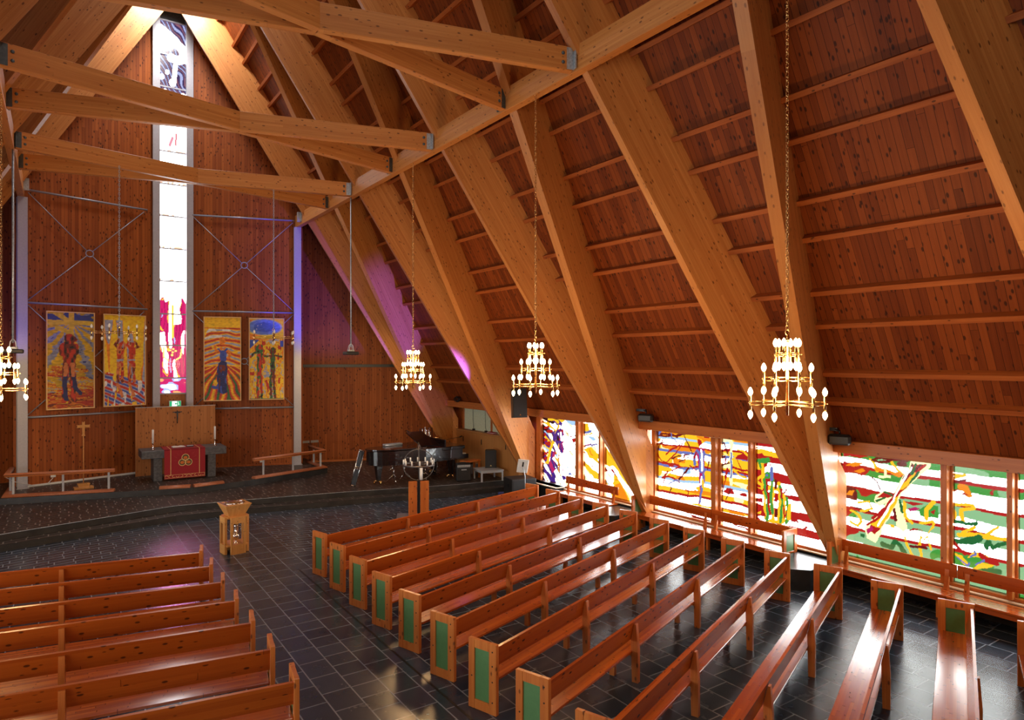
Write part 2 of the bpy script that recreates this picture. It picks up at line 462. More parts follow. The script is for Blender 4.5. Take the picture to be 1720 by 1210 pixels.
# dark cable channel let into the floor beside the right pews
struct(MB().box(0.93, 0.965, -6, 14.4, -0.01, 0.004).build('trim_2', BLACKM))

# ------------------------------------------------------------------ roof
NN = Vector((R3 / 2, 0, 0.5))
def roof(side):
    """board plane 1.0 m above the rafters' undersides; local X runs up the slope, local Y along the nave"""
    o = Vector((9.6, 0, 0.5)) + NN * 1.02
    x = Vector((-0.5, 0, R3 / 2)); z = NN.copy(); y = Vector((0, 1, 0))
    if side < 0:
        o.x = -o.x; x.x = -x.x; z.x = -z.x; y = z.cross(x)
    M = frame_matrix(o, x, y, z)
    y0, y1 = (-7, 30) if side > 0 else (-30, 7)
    r = struct(MB().box(1.9, 21.0, y0, y1, 0, 0.12).build('ceiling', BOARD, None, M))
    for sv in (3.17, 3.80, 4.80, 5.45, 6.45, 7.10, 8.10, 8.77, 9.76, 10.43, 11.42, 12.08, 13.08, 13.74, 14.74, 15.40, 16.4, 17.06, 18.06, 18.72):
        MB().box(sv - 0.045, sv + 0.045, y0, y1, -0.16, 0.0, bev=0.004).build('purlin', PURL, r)
    return r
roof(1); roof(-1)

# glulam rafters: pairs rising from one foot, one leaning on towards the chancel, one back towards the gallery
def rafter(side, F, half, label, th=0.20, bolts=()):
    foot = Vector((9.6, F, 0.5)); topp = Vector((9.6 - 9.2 / R3, F + half, 9.7))
    m = (topp - foot).normalized()
    nr = Vector((-m.y, m.x, 0)).normalized(); d = m.cross(nr).normalized()
    if d.x < 0: d = -d
    poly = [(-1.2, 0), (21.5, 0), (21.5, 1.075), (-1.2, 1.075)]
    def clip(poly, fn):
        out = []
        for i, a in enumerate(poly):
            b = poly[(i + 1) % len(poly)]; fa, fb = fn(a), fn(b)
            if fa >= 0: out.append(a)
            if fa * fb < 0:
                t = fa / (fa - fb); out.append((a[0] + (b[0] - a[0]) * t, a[1] + (b[1] - a[1]) * t))
        return out
    poly = clip(poly, lambda p: 9.84 - (9.6 + p[0] * m.x + p[1] * d.x))
    poly = clip(poly, lambda p: (9.6 + p[0] * m.x + p[1] * d.x) - 0.0)
    poly = clip(poly, lambda p: (0.5 + p[0] * m.z + p[1] * d.z) - 0.42)
    if side < 0:
        foot.x = -foot.x; m.x = -m.x; d.x = -d.x
    yv = d.cross(m)
    M = frame_matrix(foot, m, yv, d)
    e = 0.012
    mb = MB(); n = len(poly)
    cx = sum(p[0] for p in poly) / n; cz = sum(p[1] for p in poly) / n
    mb.prism(poly, -th / 2, th / 2, 'y')
    o = mb.build('glulam_rafter', GL, None, M)
    if bolts:
        sg = -1 if yv.y > 0 else 1
        for z in bolts:
            # point of the member's side at x = 9.70
            a, b, c_, e_ = m.x * (1 if side > 0 else -1), d.x * (1 if side > 0 else -1), m.z, d.z
            rx, rz = 9.70 - 9.6, z - 0.5
            det = a * e_ - b * c_; sv = (rx * e_ - b * rz) / det; dv = (a * rz - c_ * rx) / det
            k = MB().lathe([(0.03, 0), (0.03, 0.012), (0.016, 0.022), (0.0, 0.026)], (0, 0, 0), 8)
            k.v = [(sv + v[0], sg * (th / 2 + v[2]), dv + v[1]) for v in k.v]
            k.build('bolt_head', STEELD, o)
    tag(o, label, 'rafter', 'glulam rafters of the roof', 'structure')
    return o
FEET = {'Z': 2.28, 'A': 7.48, 'B': 12.75, 'C': 18.1, 'D': 23.25}
rafter(1, FEET['Z'], 1.55, 'glulam rafter at the right edge, its foot out of sight past the green window')
rafter(1, FEET['A'], 1.55, 'pale glulam rafter rising forward from the stone block between middle and green windows')
rafter(1, FEET['A'], -1.7, 'shaded glulam rafter behind the nearest chandelier chain, rising beside the green window', bolts=(0.85, 1.30, 1.75, 2.15))
rafter(1, FEET['B'], 1.55, 'pale glulam rafter rising forward between the purple window and the figure window')
rafter(1, FEET['B'], -1.52, 'shaded glulam rafter leaning back above the yellow figure window', bolts=(0.85, 1.30, 1.75, 2.15))
rafter(1, FEET['C'], 1.55, 'glulam rafter rising from the black subwoofer, purple lit along its lower underside')
rafter(1, FEET['C'], -1.5, 'shaded glulam rafter above the purple window, behind the middle chandelier', bolts=(0.85, 1.30, 1.75, 2.15))
rafter(1, FEET['D'], 1.50, 'glulam rafter nearest the chancel wall on the right, behind the grand piano')
rafter(1, FEET['D'], -1.52, 'violet lit glulam rafter leaning back from behind the grand piano', bolts=(0.85, 1.30, 1.75, 2.15))
rafter(-1, FEET['A'], 1.55, 'left side glulam rafter nearest the top left corner of the picture')
rafter(-1, FEET['A'], -1.6, 'left side shaded rafter, nearest the gallery')
rafter(-1, FEET['B'], 1.55, 'left side pale rafter, second of the bright ones from the left edge')
rafter(-1, FEET['B'], -1.52, 'left side shaded rafter, second back from the chancel')
rafter(-1, FEET['C'], 1.55, 'left side pale rafter crossing behind the middle tie beams')
rafter(-1, FEET['C'], -1.5, 'left side shaded rafter behind the middle tie beams')
rafter(-1, FEET['D'], 1.50, 'left side rafter brightly lit at its top, against the chancel wall')
rafter(-1, FEET['D'], -1.52, 'left side shaded rafter nearest the chancel')

# ------------------------------------------------------------------ longitudinal plates and the crossed tie beams
YC = 25.85
for sd, lab in ((1, 'long glulam plate beam on the right that the chandeliers hang from'), (-1, 'long glulam plate beam on the left above the steel column')):
    o = beam_between((sd * 4.28, -6.9, 9.80), (sd * 4.28, YC - 0.02, 9.80), 0.18, 0.46, 'plate_beam', GL)
    tag(o, lab, 'beam', 'plate beams', 'structure')
NODES = [(9.17, 11.36, 'nearest'), (14.54, 16.9, 'middle'), (19.99, 22.1, 'farthest')]
for i, (ya, yb, nm) in enumerate(NODES):
    zc = 9.80; h = 0.42; t = 0.15; ym = (ya + yb) / 2
    for (p0, p1, lab) in (((4.185, ya, zc), (0.0, ym - 0.06, zc), 'near right'), ((-4.185, ya, zc), (0.0, ym - 0.06, zc), 'near left'),
                          ((4.185, yb, zc), (0.0, ym + 0.06, zc), 'far right'), ((-4.185, yb, zc), (0.0, ym + 0.06, zc), 'far left')):
        o = beam_between(p0, p1, t, h - (0.0 if 'near' in lab else 0.01), 'tie_beam', GL, up=(0, 0, 1))
        tag(o, '%s arm of the %s glulam tie cross between the plate beams' % (lab, nm), 'beam', 'crossed glulam tie beams', 'structure')
        # steel angle bracket and two bolts at the plate
        s = 1 if p0[0] > 0 else -1
        near = 'near' in lab
        b = MB()
        b.box(-0.02, 0.0, -t / 2 - 0.10, t / 2 + 0.10, -0.19, 0.19)
        b.box(-0.02, 0.12, -t / 2 - 0.012, -t / 2, -0.19, 0.19); b.box(-0.02, 0.12, t / 2, t / 2 + 0.012, -0.19, 0.19)
        br = b.build('angle_bracket', GALV if (near and s > 0) else STEELD, o)
        for zz in (-0.08, 0.08):
            for sy in (-1, 1):
                k = MB().lathe([(0.032, 0), (0.032, 0.012), (0.018, 0.02), (0.0, 0.024)], (0, 0, 0), 8)
                k.v = [(0.19 + v[0], sy * (t / 2 + v[2]), zz + v[1]) for v in k.v]
                k.build('bolt_head', STEELD, o)
# plate end brackets at the chancel steel
for sd in (1, -1):
    mb = MB(); mb.box(sd * 4.05, sd * 4.19, 25.0, 25.10, 9.66, 10.02); mb.box(sd * 4.15, sd * 4.19, 24.92, 25.18, 9.68, 10.0)
    tag(mb.build('angle_bracket', GALV), 'galvanised bracket on the %s plate beam by the chancel wall' % ('right' if sd > 0 else 'left'), 'bracket')

# ------------------------------------------------------------------ chancel wall
AP = 27.2
WS = 0.3214           # how fast each half comes forward
def wall_half(side):
    x0, x1 = (0.77 if side > 0 else 0.52), 4.45
    ln = math.hypot(1, WS)
    xd = Vector((side / ln, -WS / ln, 0)); zd = Vector((0, 0, 1)); yd = zd.cross(xd)
    M = frame_matrix(Vector((0, AP, 0)), xd, yd, zd)
    def ztop(x): return 0.5 + 2 * 1.10 - (x - 9.6) * R3
    poly = [(x0 * ln, 0.3), (x1 * ln, 0.3), (x1 * ln, ztop(x1)), (x0 * ln, ztop(x0))]
    o = MB().prism(poly, 0, 0.15 * side, 'y').build('wall_chancel_right' if side > 0 else 'wall_chancel_left', WALLB, None, M)
    struct(o)
    # set-back side part of the wall
    off = 1.55
    M2 = frame_matrix(Vector((0, AP + off, 0)), xd, yd, zd)
    x0, x1 = 4.0, 11.0
    poly = [(x0 * ln, 0.2), (x1 * ln, 0.2), (x1 * ln, max(0.5, ztop(x1))), (x0 * ln, ztop(x0))]
    o2 = MB().prism(poly, 0, 0.15 * side, 'y').build('wall_front_right' if side > 0 else 'wall_front_left', WALLB, None, M2)
    struct(o2)
    # return between the two planes, behind the steel column
    y = AP - WS * 4.45
    struct(MB().box(side * 4.40, side * 4.47, y, y + off + 0.1, 0.3, 10.9).build('wall_return_right' if side > 0 else 'wall_return_left', WALLB))
    # skirting
    b = MB().box(0.72 * ln, 4.3 * ln, -0.02 * side, 0, 0.5, 0.56)
    struct(b.build('baseboard_chancel_right' if side > 0 else 'baseboard_chancel_left', PURL if side > 0 else WHITEP, None, M))
    b = MB().box(4.55 * ln, 10.6 * ln, -0.02 * side, 0, 0.32, 0.40)
    struct(b.build('baseboard_front_right' if side > 0 else 'baseboard_front_left', RAILX, None, M2))
    # dark steel ledge on the side part
    b = MB().box(4.5 * ln, 10.0 * ln, -0.08 * side, 0, 4.20, 4.32)
    struct(b.build('trim_3' if side > 0 else 'trim_4', BLACK, None, M2))
    # steel column at the end of the half
    yc = AP - WS * 4.2 - 0.14
    b = MB(); b.box(-0.13, 0.13, -0.012, 0.012, 0.5, 9.57)
    b = MB(); b.box(-0.13, 0.13, -0.10, -0.085, 0.5, 9.57); b.box(-0.13, 0.13, 0.085, 0.10, 0.5, 9.57); b.box(-0.008, 0.008, -0.085, 0.085, 0.5, 9.57)
    b.box(-0.17, 0.17, -0.14, 0.14, 0.5, 0.52)
    c = b.build('steel_column', STEEL, None, Matrix.Translation((side * 4.25, yc, 0)) @ Matrix.Rotation(-side * 0.2, 4, 'Z'))
    tag(c, 'grey steel column at the %s end of the chancel wall' % ('right' if side > 0 else 'left'), 'column')
    # cross braces with a ring: upper and lower panel
    def pt(x, z, o=-0.10): return Vector((side * x, AP - WS * x + o, z))
    xa, xb = 0.80, 4.10
    for (za, zb, rz, nm) in ((6.30, 9.83, 8.05, 'upper'), (2.70, 6.30, 4.45, 'lower')):
        e = thing('cross_brace', '%s steel cross brace with a ring, %s of the tall window' % (nm, 'right' if side > 0 else 'left'), 'brace', pt((xa + xb) / 2, rz))
        base = e.location
        xm = (xa + xb) / 2
        for (px, pz) in ((xa, za + 0.08), (xa, zb - 0.08), (xb, za + 0.08), (xb, zb - 0.08)):
            a = pt(px, pz) - base; v = Vector((0, 0, 0)); dirv = (a - v).normalized()
            MB().tube([v + dirv * 0.11, a], 0.014, 6).build('rod', ROD, e)
        ring = []
        for k in range(20):
            an = 2 * PI * k / 20
            ring.append(pt(xm + 0.11 * math.cos(an), rz + 0.11 * math.sin(an)) - base)
        MB().tube(ring, 0.018, 6, closed=True).build('ring', ROD, e)
    for z in (2.70, 6.30, 9.83):
        o = MB().tube([pt(xa - 0.1, z), pt(xb + 0.05, z)], 0.032, 8).build('steel_rail', ROD)
        tag(o, 'horizontal steel tube %s of the tall window, %s' % ('right' if side > 0 else 'left', {2.70: 'below the paintings', 6.30: 'above the paintings', 9.83: 'level with the plate beams'}[z]), 'rail')
wall_half(1); wall_half(-1)

# ------------------------------------------------------------------ enclosure behind the camera and outside the side walls
struct(MB().box(-10.6, 10.6, -7.2, -7, -0.3, 20).build('wall_back', WALLB))
PANE = painted('stained_glass', GLASS)
TINT = tinted_glass('tinted_glass')
# ------------------------------------------------------------------ colours laid on glass and canvas
def h2(ix, iy, seed):
    h = (ix.astype(np.int64) * 374761393 + iy.astype(np.int64) * 668265263 + seed * 974634541) & 0xFFFFFFFF
    h = ((h ^ (h >> 13)) * 1274126177) & 0xFFFFFFFF
    return ((h ^ (h >> 16)) & 0xFFFF) / 65535.0
def vnoise(x, y, seed=0):
    ix = np.floor(x); iy = np.floor(y); fx = x - ix; fy = y - iy
    fx = fx * fx * (3 - 2 * fx); fy = fy * fy * (3 - 2 * fy)
    a = h2(ix, iy, seed); b = h2(ix + 1, iy, seed); c = h2(ix, iy + 1, seed); d = h2(ix + 1, iy + 1, seed)
    return (a * (1 - fx) + b * fx) * (1 - fy) + (c * (1 - fx) + d * fx) * fy
def seg_d(X, Y, pts):
    D = np.full(X.shape, 1e9)
    for (x0, y0), (x1, y1) in zip(pts[:-1], pts[1:]):
        dx, dy = x1 - x0, y1 - y0; l2 = dx * dx + dy * dy + 1e-12
        t = np.clip(((X - x0) * dx + (Y - y0) * dy) / l2, 0, 1)
        D = np.minimum(D, np.hypot(X - x0 - t * dx, Y - y0 - t * dy))
    return D
def inpoly(X, Y, pts):
    I = np.zeros(X.shape, bool); n = len(pts)
    for i in range(n):
        x0, y0 = pts[i]; x1, y1 = pts[(i + 1) % n]
        if y0 == y1: continue
        I ^= ((Y < y0) != (Y < y1)) & (X < (x1 - x0) * (Y - y0) / (y1 - y0) + x0)
    return I
WHT = WINL
GC = {'w': (WHT, WHT, WHT), 'r': (0.50, 0.014, 0.014), 'd': (0.16, 0.01, 0.012), 'g': (0.06, 0.34, 0.05), 'G': (0.30, 0.56, 0.28), 'e': (0.015, 0.15, 0.04),
      'y': (1.25, 0.62, 0.02), 'o': (1.0, 0.28, 0.01), 'p': (1.5, 1.35, 0.62), 'm': (0.55, 0.02, 0.13), 'k': (0.03, 0.006, 0.012), 'v': (0.075, 0.022, 0.24),
      'b': (0.16, 0.19, 0.52), 'c': (0.45, 0.68, 0.95)}
def draw(C, Y, Z, items, seed=3, outline=None):
    wx = Y + 0.03 * (vnoise(Y * 9, Z * 9, seed) - 0.5); wz = Z + 0.03 * (vnoise(Y * 9, Z * 9, seed + 1) - 0.5)
    for k, c, wd, pts in items:
        if k == 'p': m = inpoly(wx, wz, pts)
        elif k == 's': m = seg_d(wx, wz, pts) < 1.35 * wd * (0.65 + 0.7 * vnoise(Y * 6, Z * 6, seed + 5))
        else:
            (a, b), (ra, rb) = pts; m = ((wx - a) / ra) ** 2 + ((wz - b) / rb) ** 2 < 1
        C[m] = GC[c]
def bands(C, Y, Z, tab, wob, seed):
    zz = Z + wob * (vnoise(Y * 1.1, Z * 0.7, seed) - 0.5) * 2 + wob * 0.5 * (vnoise(Y * 4, Z * 3, seed + 1) - 0.5)
    for z0, c in tab: C[zz < z0] = GC[c]
ART_GREEN = [
 ('p','r',0,[(7.46,2.61),(7.01,2.62),(6.94,2.56),(7.22,2.55),(7.46,2.54)]),
 ('p','r',0,[(7.46,2.42),(7.22,2.4),(6.87,2.36),(7.03,2.19),(7.27,2.21),(7.46,2.19)]),
 ('p','o',0,[(7.43,2.34),(7.22,2.44),(7.03,2.46),(7.14,2.38),(7.34,2.34)]),
 ('p','o',0,[(7.26,2.25),(7.06,2.35),(7.01,2.29),(7.14,2.24)]),
 ('p','d',0,[(7.47,1.92),(7.22,1.93),(7.16,1.82),(7.17,1.67),(7.47,1.69)]),
 ('p','o',0,[(7.41,1.76),(7.34,1.85),(7.22,1.88),(7.27,1.76)]),
 ('p','r',0,[(7.17,1.91),(6.94,1.9),(6.77,1.9),(6.94,1.81),(7.08,1.77)]),
 ('p','r',0,[(7.48,1.52),(7.32,1.53),(7.27,1.42),(7.37,1.3),(7.48,1.31)]),
 ('p','d',0,[(7.29,1.56),(7.03,1.53),(6.82,1.48),(7.05,1.48)]),
 ('p','r',0,[(7.48,1.16),(7.29,1.15),(7.12,1.04),(7.32,0.95),(7.48,0.82)]),
 ('s','y',0.02,[(7.29,1.46),(7.15,1.39),(7.09,1.26),(7.16,1.17),(7.3,1.22)]),
 ('s','y',0.018,[(7.15,1.63),(6.94,1.69),(6.88,1.56),(7.1,1.47)]),
 ('s','y',0.02,[(6.91,2.54),(6.76,2.33)]),
 ('s','y',0.02,[(6.54,2.61),(6.46,2.46),(6.31,2.33)]),
 ('s','d',0.018,[(6.87,2.53),(6.71,2.58),(6.53,2.57),(6.22,2.59)]),
 ('s','d',0.02,[(6.87,2.53),(6.75,2.49),(6.55,2.54)]),
 ('s','d',0.02,[(6.22,2.59),(6.37,2.5),(6.25,2.51)]),
 ('s','o',0.03,[(6.75,2.36),(6.55,2.34),(6.35,2.3)]),
 ('s','d',0.012,[(6.87,2.19),(6.77,2.11),(6.72,1.98)]),
 ('p','g',0,[(6.87,2.24),(6.59,2.25),(6.35,2.24),(6.53,2.13),(6.75,2.17)]),
 ('s','p',0.022,[(6.63,2.39),(6.62,2.24)]),
 ('s','p',0.022,[(6.72,2.23),(6.54,2.24)]),
 ('p','p',0,[(6.16,2.6),(5.79,2.61),(5.81,2.52),(6.01,2.32),(6.16,2.12),(6.29,1.98),(6.35,1.84),(6.53,1.49),(6.64,1.28),(6.71,1.09),(6.82,0.9),(6.98,0.96),(7.02,1.14),(6.87,1.38),(6.66,1.65),(6.44,1.96),(6.31,2.23),(6.2,2.45)]),
 ('p','p',0,[(6.8,1.85),(6.62,1.97),(6.48,1.95),(6.44,1.82),(6.62,1.72),(6.75,1.65),(6.83,1.73)]),
 ('p','p',0,[(6.35,1.84),(6.29,1.76),(6.27,1.54),(6.22,1.32),(6.29,1.23),(6.4,1.29),(6.42,1.49),(6.48,1.59)]),
 ('p','r',0,[(6.1,2.55),(5.85,2.57),(5.99,2.41),(6.14,2.19),(6.27,2.03),(6.38,1.88),(6.53,1.58),(6.66,1.28),(6.82,1.06),(6.94,1.13),(6.84,1.34),(6.64,1.63),(6.42,1.96),(6.29,2.21),(6.18,2.4)]),
 ('p','y',0,[(6.06,2.41),(6.18,2.29),(6.29,2.14),(6.42,1.96),(6.29,2.03),(6.16,2.18)]),
 ('p','y',0,[(6.36,1.89),(6.48,1.82),(6.59,1.57),(6.71,1.43),(6.87,1.31),(6.91,1.23),(6.71,1.22),(6.59,1.43),(6.48,1.63)]),
 ('s','d',0.02,[(6.13,2.54),(6.18,2.38),(6.27,2.23)]),
 ('s','d',0.018,[(5.97,2.55),(6.08,2.42)]),
 ('s','e',0.02,[(6.06,2.55),(6.14,2.36)]),
 ('s','e',0.016,[(6.01,2.4),(6.16,2.18)]),
 ('p','r',0,[(6.77,1.81),(6.64,1.94),(6.51,1.95),(6.4,1.92),(6.55,1.83)]),
 ('s','e',0.015,[(6.64,1.94),(6.48,1.88)]),
 ('s','e',0.015,[(6.79,1.74),(6.62,1.82)]),
 ('s','e',0.02,[(6.35,1.82),(6.32,1.71),(6.31,1.62)]),
 ('s','d',0.02,[(6.46,1.62),(6.44,1.51),(6.42,1.44)]),
 ('p','m',0,[(6.99,1.12),(6.87,1.21),(6.84,1.15),(6.96,1.03)]),
 ('p','e',0,[(7.1,1.02),(7.02,1.02),(7.03,0.95),(7.09,0.96)]),
 ('s','r',0.016,[(6.87,1.38),(6.64,1.61)]),
 ('s','r',0.016,[(6.98,1.21),(6.75,1.42)]),
 ('s','w',0.008,[(6.14,2.48),(6.27,2.23),(6.4,1.94),(6.59,1.57),(6.77,1.26)]),
 ('s','y',0.02,[(6.27,1.81),(6.25,1.54),(6.14,1.44)]),
 ('p','r',0,[(6.27,1.82),(6.01,1.84),(5.85,1.82),(5.67,1.83),(5.93,1.82),(6.1,1.75)]),
 ('p','m',0,[(6.21,1.7),(6.06,1.74),(5.95,1.71),(6.18,1.65)]),
 ('p','g',0,[(5.99,1.7),(5.85,1.83),(5.67,1.83),(5.67,1.61),(5.87,1.59),(5.99,1.59)]),
 ('s','y',0.025,[(5.75,1.9),(5.87,1.73),(5.88,1.57)]),
 ('p','r',0,[(5.81,1.71),(5.73,1.75),(5.75,1.67)]),
 ('s','y',0.014,[(5.99,1.47),(5.75,1.53),(5.77,1.42),(5.85,1.29)]),
 ('p','r',0,[(6.27,1.23),(6.1,1.36),(5.91,1.32),(6.06,1.32)]),
 ('s','y',0.02,[(6.25,1.14),(6.18,0.93),(6.13,0.83)]),
 ('s','y',0.02,[(5.98,1.21),(5.99,1.04),(5.96,0.84)]),
 ('s','y',0.012,[(5.98,1.22),(5.91,1.17),(5.85,1.25),(5.81,1.02)]),
 ('s','e',0.03,[(6.68,0.91),(6.51,0.88),(6.44,1.03),(6.33,0.96),(6.27,0.84)]),
 ('s','d',0.018,[(6.15,0.99),(5.89,1.01)]),
 ('p','r',0,[(6.64,1.09),(6.35,1.09),(6.01,1.06),(6.35,1.05)]),
 ('p','y',0,[(6.54,1.33),(6.44,1.34),(6.44,1.27),(6.51,1.27)]),
 ('p','r',0,[(5.46,2.15),(5.23,2.25),(5.21,2.23),(5.46,2.12)]),
 ('s','o',0.035,[(5.31,2.23),(5.23,2.24),(5.19,2.11)]),
 ('p','r',0,[(5.31,2.11),(5.25,2.15),(5.18,2.11),(5.29,2.09)]),
 ('p','r',0,[(4.87,2.22),(4.79,2.3),(4.81,2.18),(4.86,2.18)]),
 ('s','d',0.012,[(5.38,2.3),(5.23,2.38)]),
 ('s','y',0.02,[(5.46,2.44),(5.25,2.45),(5.44,2.37)]),
 ('s','y',0.02,[(5.46,1.91),(5.12,1.96),(5.1,1.91),(5.32,1.83)]),
 ('s','y',0.03,[(5.44,1.78),(5.41,1.66)]),
 ('s','y',0.03,[(5.31,1.77),(5.27,1.65)]),
 ('s','e',0.025,[(5.48,1.59),(5.27,1.61),(5.07,1.64)]),
 ('s','y',0.03,[(5.34,1.39),(5.1,1.43),(4.94,1.43),(4.64,1.46)]),
 ('s','y',0.02,[(5.34,1.38),(5.1,1.58)]),
 ('s','y',0.02,[(4.96,1.42),(4.75,1.64)]),
 ('s','e',0.03,[(4.92,1.25),(4.87,1.36),(4.82,1.25),(4.73,1.34),(4.64,1.39)]),
 ('s','e',0.04,[(5.46,1.25),(5.23,1.29),(5.03,1.38)]),
 ('s','r',0.02,[(5.48,1.27),(5.25,1.06)]),
 ('p','y',0,[(5.42,1.03),(5.29,1.02),(5.18,0.9),(5.25,0.86),(5.36,0.96)]),
 ('p','y',0,[(5.12,1.13),(4.98,1.13),(4.87,1.09),(5.08,1.04),(5.21,1.01)]),
 ('p','y',0,[(5.14,0.82),(4.98,0.99),(4.76,0.99),(4.9,0.89),(5.08,0.82)]),
 ('s','r',0.03,[(5.01,1.1),(4.92,1.04),(4.76,1.0)]),
 ('s','b',0.012,[(5.1,1.14),(5.09,1.08),(5.16,1.03)]),
 ('s','b',0.012,[(5.36,0.96),(5.21,0.87),(5.18,0.92)]),
 ('s','b',0.012,[(5.07,0.92),(4.96,1.03)]),
 ('s','e',0.03,[(4.96,0.84),(4.73,0.89)]),
]
